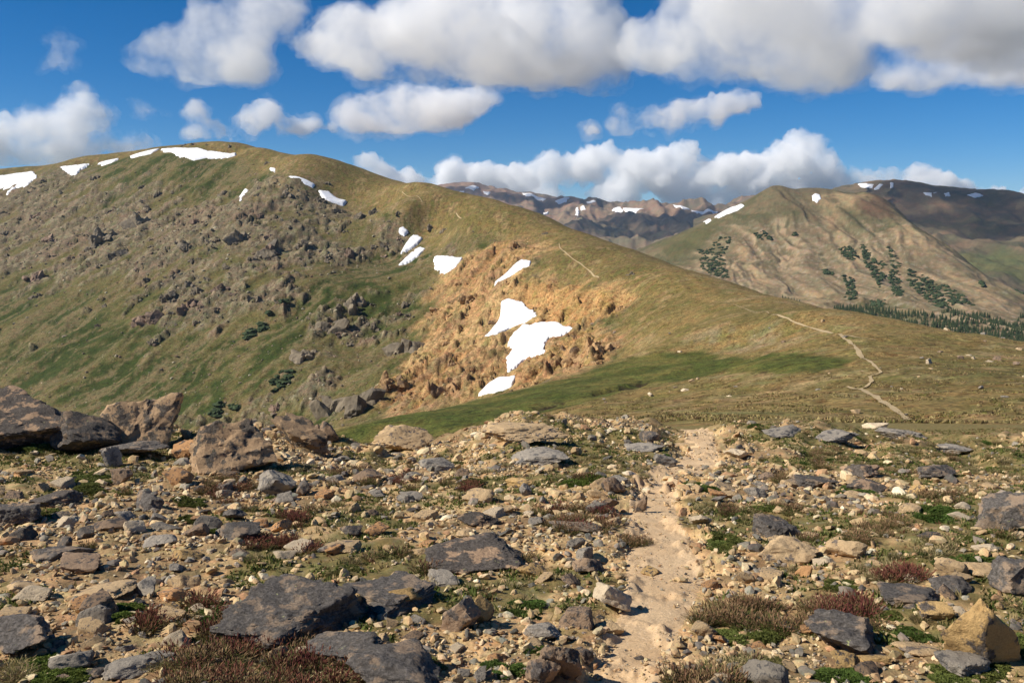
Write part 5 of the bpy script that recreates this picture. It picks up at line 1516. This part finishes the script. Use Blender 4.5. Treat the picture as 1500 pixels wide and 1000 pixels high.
GREEN = [((.050, .075, .014), (.135, .165, .030)), ((.070, .090, .020), (.165, .180, .045)), ((.095, .095, .028), (.190, .175, .060)), ((.040, .070, .016), (.105, .150, .030))]
cush_T = [[cushion_mesh(100 + 10 * g + k, 1500, *GREEN[g]) for k in range(3)] for g in range(4)]
GW = ['dark green', 'fresh green', 'yellowish', 'bright green']
red_T = [(tuft_mesh(200 + k, 85, (.12, .085, .035), (.16, .075, .045), (.145, .042, .034), (.22, .095, .055)), blades_mesh(210 + k, 90, (.07, .08, .02), (.17, .14, .05))) for k in range(4)]
brn_T = [(tuft_mesh(220 + k, 80, (.11, .10, .035), (.20, .14, .07), (.16, .085, .045), (.30, .19, .10)), blades_mesh(230 + k, 130, (.075, .095, .022), (.18, .16, .055))) for k in range(4)]
dry_T = [(tuft_mesh(240 + k, 80, (.20, .165, .075), (.36, .28, .14), (.30, .21, .11), (.40, .30, .16), headp=.35), blades_mesh(250 + k, 130, (.10, .11, .030), (.26, .21, .09))) for k in range(4)]

n_plants = {'cushion': 0, 'red': 0, 'brown': 0, 'dry': 0}
def plant_root(name, x, y, scale, rz):
    o = bpy.data.objects.new(name, None); COL.objects.link(o); o.empty_display_size = .05
    o.location = (x, y, float(ground.z(x, y)) - .004); o.rotation_euler = gnormal(x, y).lerp(Vector((0, 0, 1)), .5).to_track_quat('Z', 'Y').to_euler(); o.rotation_euler.rotate_axis('Z', rz); o.scale = scale
    return o
def cushion(x, y, d, g, h=.8):
    if n_plants['cushion'] >= 290: return
    o = bpy.data.objects.new('moss_cushion', random.choice(cush_T[g])); COL.objects.link(o)
    o.location = (x, y, float(ground.z(x, y)) - .006); o.rotation_euler = gnormal(x, y).to_track_quat('Z', 'Y').to_euler(); o.rotation_euler.rotate_axis('Z', random.uniform(0, 6.28))
    o.scale = (d, d * random.uniform(.7, 1.0), d * h * .7 * random.uniform(.8, 1.1))
    lab = ('broad ' if d > .30 else 'small ' if d < .15 else '') + GW[g] + ' moss cushion ' + where(x, y)
    tag(o, lab, 'moss', lab.split(' moss ')[0] + ' moss cushions'); n_plants['cushion'] += 1
def tuft(x, y, d, h, kind):
    if n_plants[kind] >= 290: return
    T = {'red': red_T, 'brown': brn_T, 'dry': dry_T}[kind]
    o = plant_root({'red': 'red_tuft', 'brown': 'brown_tuft', 'dry': 'grass_tuft'}[kind], x, y, (d, d, h), random.uniform(0, 6.28))
    st, lv = random.choice(T)
    link('stems', st, None, o); link('leaves', lv, None, o)
    adj = {'red': 'dark red seed head tuft', 'brown': 'brown and green seeding tuft', 'dry': 'straw coloured grass tuft'}[kind]
    tag(o, ('tall ' if h > .095 else 'low ') + adj + ' ' + where(x, y), 'plant' if kind != 'dry' else 'grass', adj + 's'); n_plants[kind] += 1

def MIXED(x, y, g):
    q = g.random()
    (RED if q < .5 else BRN if q < .8 else DRY)(x, y, g)
def scatter_px(u0, u1, v0, v1, n, fn, seed, shape=True):
    rng = np.random.default_rng(seed)
    for _ in range(n):
        t, q = rng.uniform(-1, 1, 2)
        if shape and t * t + q * q > 1: t, q = t * .6, q * .6
        u, v = (u0 + u1) / 2 + t * (u1 - u0) / 2, (v0 + v1) / 2 + q * (v1 - v0) / 2
        x, y, z = ground.hit(u, v); fn(x, y, rng)
def RED(x, y, g): tuft(x, y, g.uniform(.10, .17), g.uniform(.06, .12), 'red')
def BRN(x, y, g): tuft(x, y, g.uniform(.10, .17), g.uniform(.055, .11), 'brown')
def DRY(x, y, g): tuft(x, y, g.uniform(.10, .17), g.uniform(.04, .08), 'dry')
# tuft beds as they grow in the photograph: foot area in pixels
for i, (u0, u1, v0, v1, n, fn) in enumerate([
    (225, 530, 940, 1030, 66, MIXED), (270, 340, 880, 950, 12, MIXED), (250, 520, 985, 1060, 14, DRY), (1010, 1270, 885, 930, 46, BRN), (1180, 1300, 880, 912, 12, RED),
    (775, 915, 745, 778, 26, MIXED), (800, 900, 760, 785, 6, BRN), (275, 375, 700, 730, 16, BRN), (300, 380, 712, 738, 8, RED), (395, 470, 795, 815, 10, RED), (355, 420, 790, 812, 8, RED),
    (405, 450, 755, 775, 8, RED), (200, 245, 905, 925, 5, RED), (545, 625, 690, 715, 8, RED), (470, 560, 690, 720, 10, BRN), (430, 520, 680, 705, 8, DRY), (640, 700, 705, 725, 8, RED), (900, 945, 790, 803, 6, BRN),
    (1280, 1350, 838, 856, 12, RED), (1240, 1330, 825, 850, 8, DRY), (1130, 1180, 735, 752, 7, BRN), (1330, 1420, 722, 745, 10, BRN), (1290, 1330, 750, 775, 6, BRN), (1240, 1300, 775, 800, 8, BRN), (1340, 1400, 790, 815, 8, DRY),
    (975, 1080, 985, 1040, 18, BRN), (1040, 1130, 955, 1000, 10, DRY), (745, 800, 815, 825, 3, BRN), (830, 880, 690, 705, 6, BRN), (1115, 1160, 690, 708, 6, BRN), (1060, 1110, 735, 760, 5, BRN), (1180, 1230, 660, 690, 8, BRN),
    (1400, 1500, 660, 740, 30, DRY), (1300, 1400, 645, 690, 16, DRY), (900, 960, 680, 700, 6, DRY), (640, 760, 660, 700, 14, DRY), (820, 920, 668, 700, 12, DRY), (110, 160, 612, 640, 6, DRY), (20, 80, 648, 668, 5, DRY), (0, 40, 970, 1000, 4, DRY)]):
    scatter_px(u0, u1, v0, v1, n, fn, 700 + i)

def CUSH(g, d0, d1): return lambda x, y, r: cushion(x, y, r.uniform(d0, d1), g)
for i, (u0, u1, v0, v1, n, g, d0, d1) in enumerate([
    (5, 110, 645, 668, 14, 1, .30, .55), (110, 175, 690, 725, 14, 1, .20, .38), (60, 75, 745, 755, 2, 1, .2, .3), (255, 300, 752, 768, 5, 1, .18, .28), (295, 325, 772, 784, 4, 0, .14, .22), (275, 330, 880, 915, 10, 3, .13, .22), (160, 205, 885, 915, 8, 0, .13, .22),
    (25, 120, 965, 1010, 22, 0, .12, .22), (40, 75, 855, 880, 4, 1, .10, .18), (255, 300, 730, 745, 5, 1, .2, .3), (500, 560, 720, 738, 4, 0, .14, .24), (560, 620, 955, 985, 7, 2, .12, .2), (745, 790, 880, 905, 8, 3, .08, .16), (720, 760, 965, 990, 5, 3, .1, .18),
    (1040, 1095, 790, 805, 9, 1, .16, .26), (1018, 1045, 705, 722, 5, 3, .18, .3), (1235, 1280, 715, 730, 6, 3, .2, .34), (1100, 1160, 740, 752, 4, 1, .18, .3), (1200, 1260, 985, 1010, 8, 3, .1, .2), (1380, 1480, 965, 1010, 18, 1, .12, .22), (1310, 1360, 920, 940, 8, 3, .08, .15),
    (1270, 1310, 895, 910, 5, 1, .1, .16), (1040, 1150, 915, 945, 12, 1, .12, .22), (1090, 1160, 965, 1010, 10, 2, .12, .22), (1380, 1450, 815, 845, 12, 3, .13, .24), (1340, 1390, 745, 765, 7, 3, .2, .32), (1400, 1480, 770, 800, 6, 1, .15, .25), (1210, 1250, 850, 870, 6, 1, .1, .18),
    (600, 640, 960, 985, 3, 2, .1, .16), (490, 520, 830, 842, 3, 2, .12, .18), (600, 630, 858, 872, 3, 2, .12, .18), (380, 430, 715, 730, 3, 1, .15, .25), (820, 880, 700, 712, 5, 0, .2, .34), (660, 720, 700, 715, 4, 2, .2, .3), (1480, 1500, 930, 960, 4, 1, .15, .25), (780, 805, 945, 965, 3, 3, .1, .16)]):
    scatter_px(u0, u1, v0, v1, n, CUSH(g, d0, d1), 800 + i)
rng = np.random.default_rng(61)
tries = 0
while n_plants['cushion'] < 288 and tries < 4000:
    tries += 1
    r = math.sqrt(rng.uniform(3 ** 2, 18 ** 2)); a = rng.uniform(-.56, .56); x, y = r * math.sin(a), r * math.cos(a)
    if float(trail_dist(np.array(x), np.array(y))) < .12 or rng.random() > .25 + .75 * float(veg(x, y)): continue
    d = rng.uniform(.10, .30)
    if rocks_at.free(x, y, d * .3): cushion(x, y, d, int(rng.integers(4)))
tries = 0
while (n_plants['dry'] < 285 or n_plants['brown'] < 285) and tries < 5000:
    tries += 1
    r = math.sqrt(rng.uniform(3 ** 2, 18.5 ** 2)); a = rng.uniform(-.56, .56); x, y = r * math.sin(a), r * math.cos(a)
    if float(trail_dist(np.array(x), np.array(y))) < .12 or rng.random() > .12 + .88 * float(veg(x, y)): continue
    if rocks_at.free(x, y, .05): (DRY if rng.random() < .6 else BRN)(x, y, rng)

# fine turf nobody could count: short leaves in the grown-over patches
def turf(name, label, P, zf, h0, h1, w, pal, seed, cat='grass', per=5):
    rng = np.random.default_rng(seed)
    n = len(P); m = n * per
    c = np.repeat(P, per, 0) + rng.normal(0, w * 1.6, (m, 2)); z = zf(c[:, 0], c[:, 1])
    h = np.repeat(rng.uniform(h0, h1, n), per) * rng.uniform(.5, 1.1, m)
    a = rng.uniform(0, math.tau, m); tl_ = rng.normal(0, .5, (m, 2)) * h[:, None]
    s = np.stack([np.cos(a), np.sin(a)], 1) * w
    V = np.empty((m, 3, 3)); V[:, 0, :2] = c - s; V[:, 1, :2] = c + s; V[:, 2, :2] = c + tl_; V[:, :2, 2] = (z - .003)[:, None]; V[:, 2, 2] = z + h
    col = np.repeat(np.array(pal)[rng.integers(len(pal), size=n)] * rng.uniform(.7, 1.3, (n, 1)), per, 0)
    C = np.repeat(col, 3, 0)
    o = link(name, mesh_np(name, V.reshape(-1, 3), np.arange(3 * m).reshape(-1, 3), False, C), mat_leaf)
    return tag(o, label, cat, kind='stuff')
n = 130000
r = np.sqrt(rng.uniform(2.4 ** 2, 30 ** 2, n)); a = rng.uniform(-.85, .85, n); x, y = r * np.sin(a), r * np.cos(a)
den = np.clip(veg(x, y) + .7 * sstep(17, 21, r), 0, 1)
k = np.nonzero((rng.random(n) < den * .8 + .06) & (trail_dist(x, y) > .12))[0][:34000]
turf('grass', 'short dry turf growing between the stones', np.stack([x[k], y[k]], 1), ground.z, .015, .05, .008, [(.10, .105, .03), (.16, .145, .05), (.24, .19, .085), (.30, .225, .11), (.075, .09, .022), (.17, .09, .045)], 62, per=6)
n = 46000
r = np.sqrt(rng.uniform(2.4 ** 2, 17 ** 2, n)); a = rng.uniform(-.85, .85, n); x, y = r * np.sin(a), r * np.cos(a)
matn = fbm(x * 1.7, y * 1.7, 3, 66)
k = np.nonzero((matn > .20 - .22 * veg(x, y)) & (veg(x, y) > .12) & (trail_dist(x, y) > .15))[0][:14000]
turf('grass', 'low green leafy mats woven between the stones', np.stack([x[k], y[k]], 1), ground.z, .014, .042, .012, [(.075, .10, .022), (.11, .135, .03), (.14, .15, .045), (.06, .085, .02), (.17, .16, .06)], 67, per=6)
n = 60000
r = np.exp(rng.uniform(math.log(41), math.log(260), n)); a = rng.uniform(-.12, .58, n); x, y = r * np.sin(a), r * np.cos(a)
cl = fbm(x / 5, y / 5, 3, 63)
k = np.nonzero((cl + .25 * (rng.random(n) - .5) > .12) & (hill.val(meadow, a, np.log(r)) < .4))[0][:7000]
turf('grass', 'clumped dry turf over the saddle', np.stack([x[k], y[k]], 1), hill.z, .07, .20, .08, [(.20, .145, .065), (.16, .145, .045), (.28, .21, .085), (.20, .13, .065), (.32, .25, .11)], 64, per=5)

# stones lying on the saddle
rng = np.random.default_rng(71)
for i in range(60):
    u, v = rng.uniform(860, 1500), rng.uniform(470, 612)
    x, y, z = hill.hit(u, v, 42)
    if hill.val(meadow, np.array(math.atan2(x, y)), np.array(math.log(math.hypot(x, y)))) > .4: continue
    s = rng.uniform(.25, .75) * (1.0 if math.hypot(x, y) < 120 else 1.7)
    me, shp, fl = stone_T[rng.integers(len(stone_T))]
    o = bpy.data.objects.new('stone', me); COL.objects.link(o); kind = ['tan', 'grey', 'pale', 'brown'][rng.integers(4)]
    o.material_slots[0].link = 'OBJECT'; o.material_slots[0].material = mats[kind]
    o.location = (x, y, z + s * fl * .2); o.scale = (s, s, s); o.rotation_euler = (0, 0, rng.uniform(0, 6))
    lab = COLW[kind] + ' ' + shp + ' stone lying on the open grass of the saddle'
    tag(o, lab, 'stone', 'stones on the saddle grass')
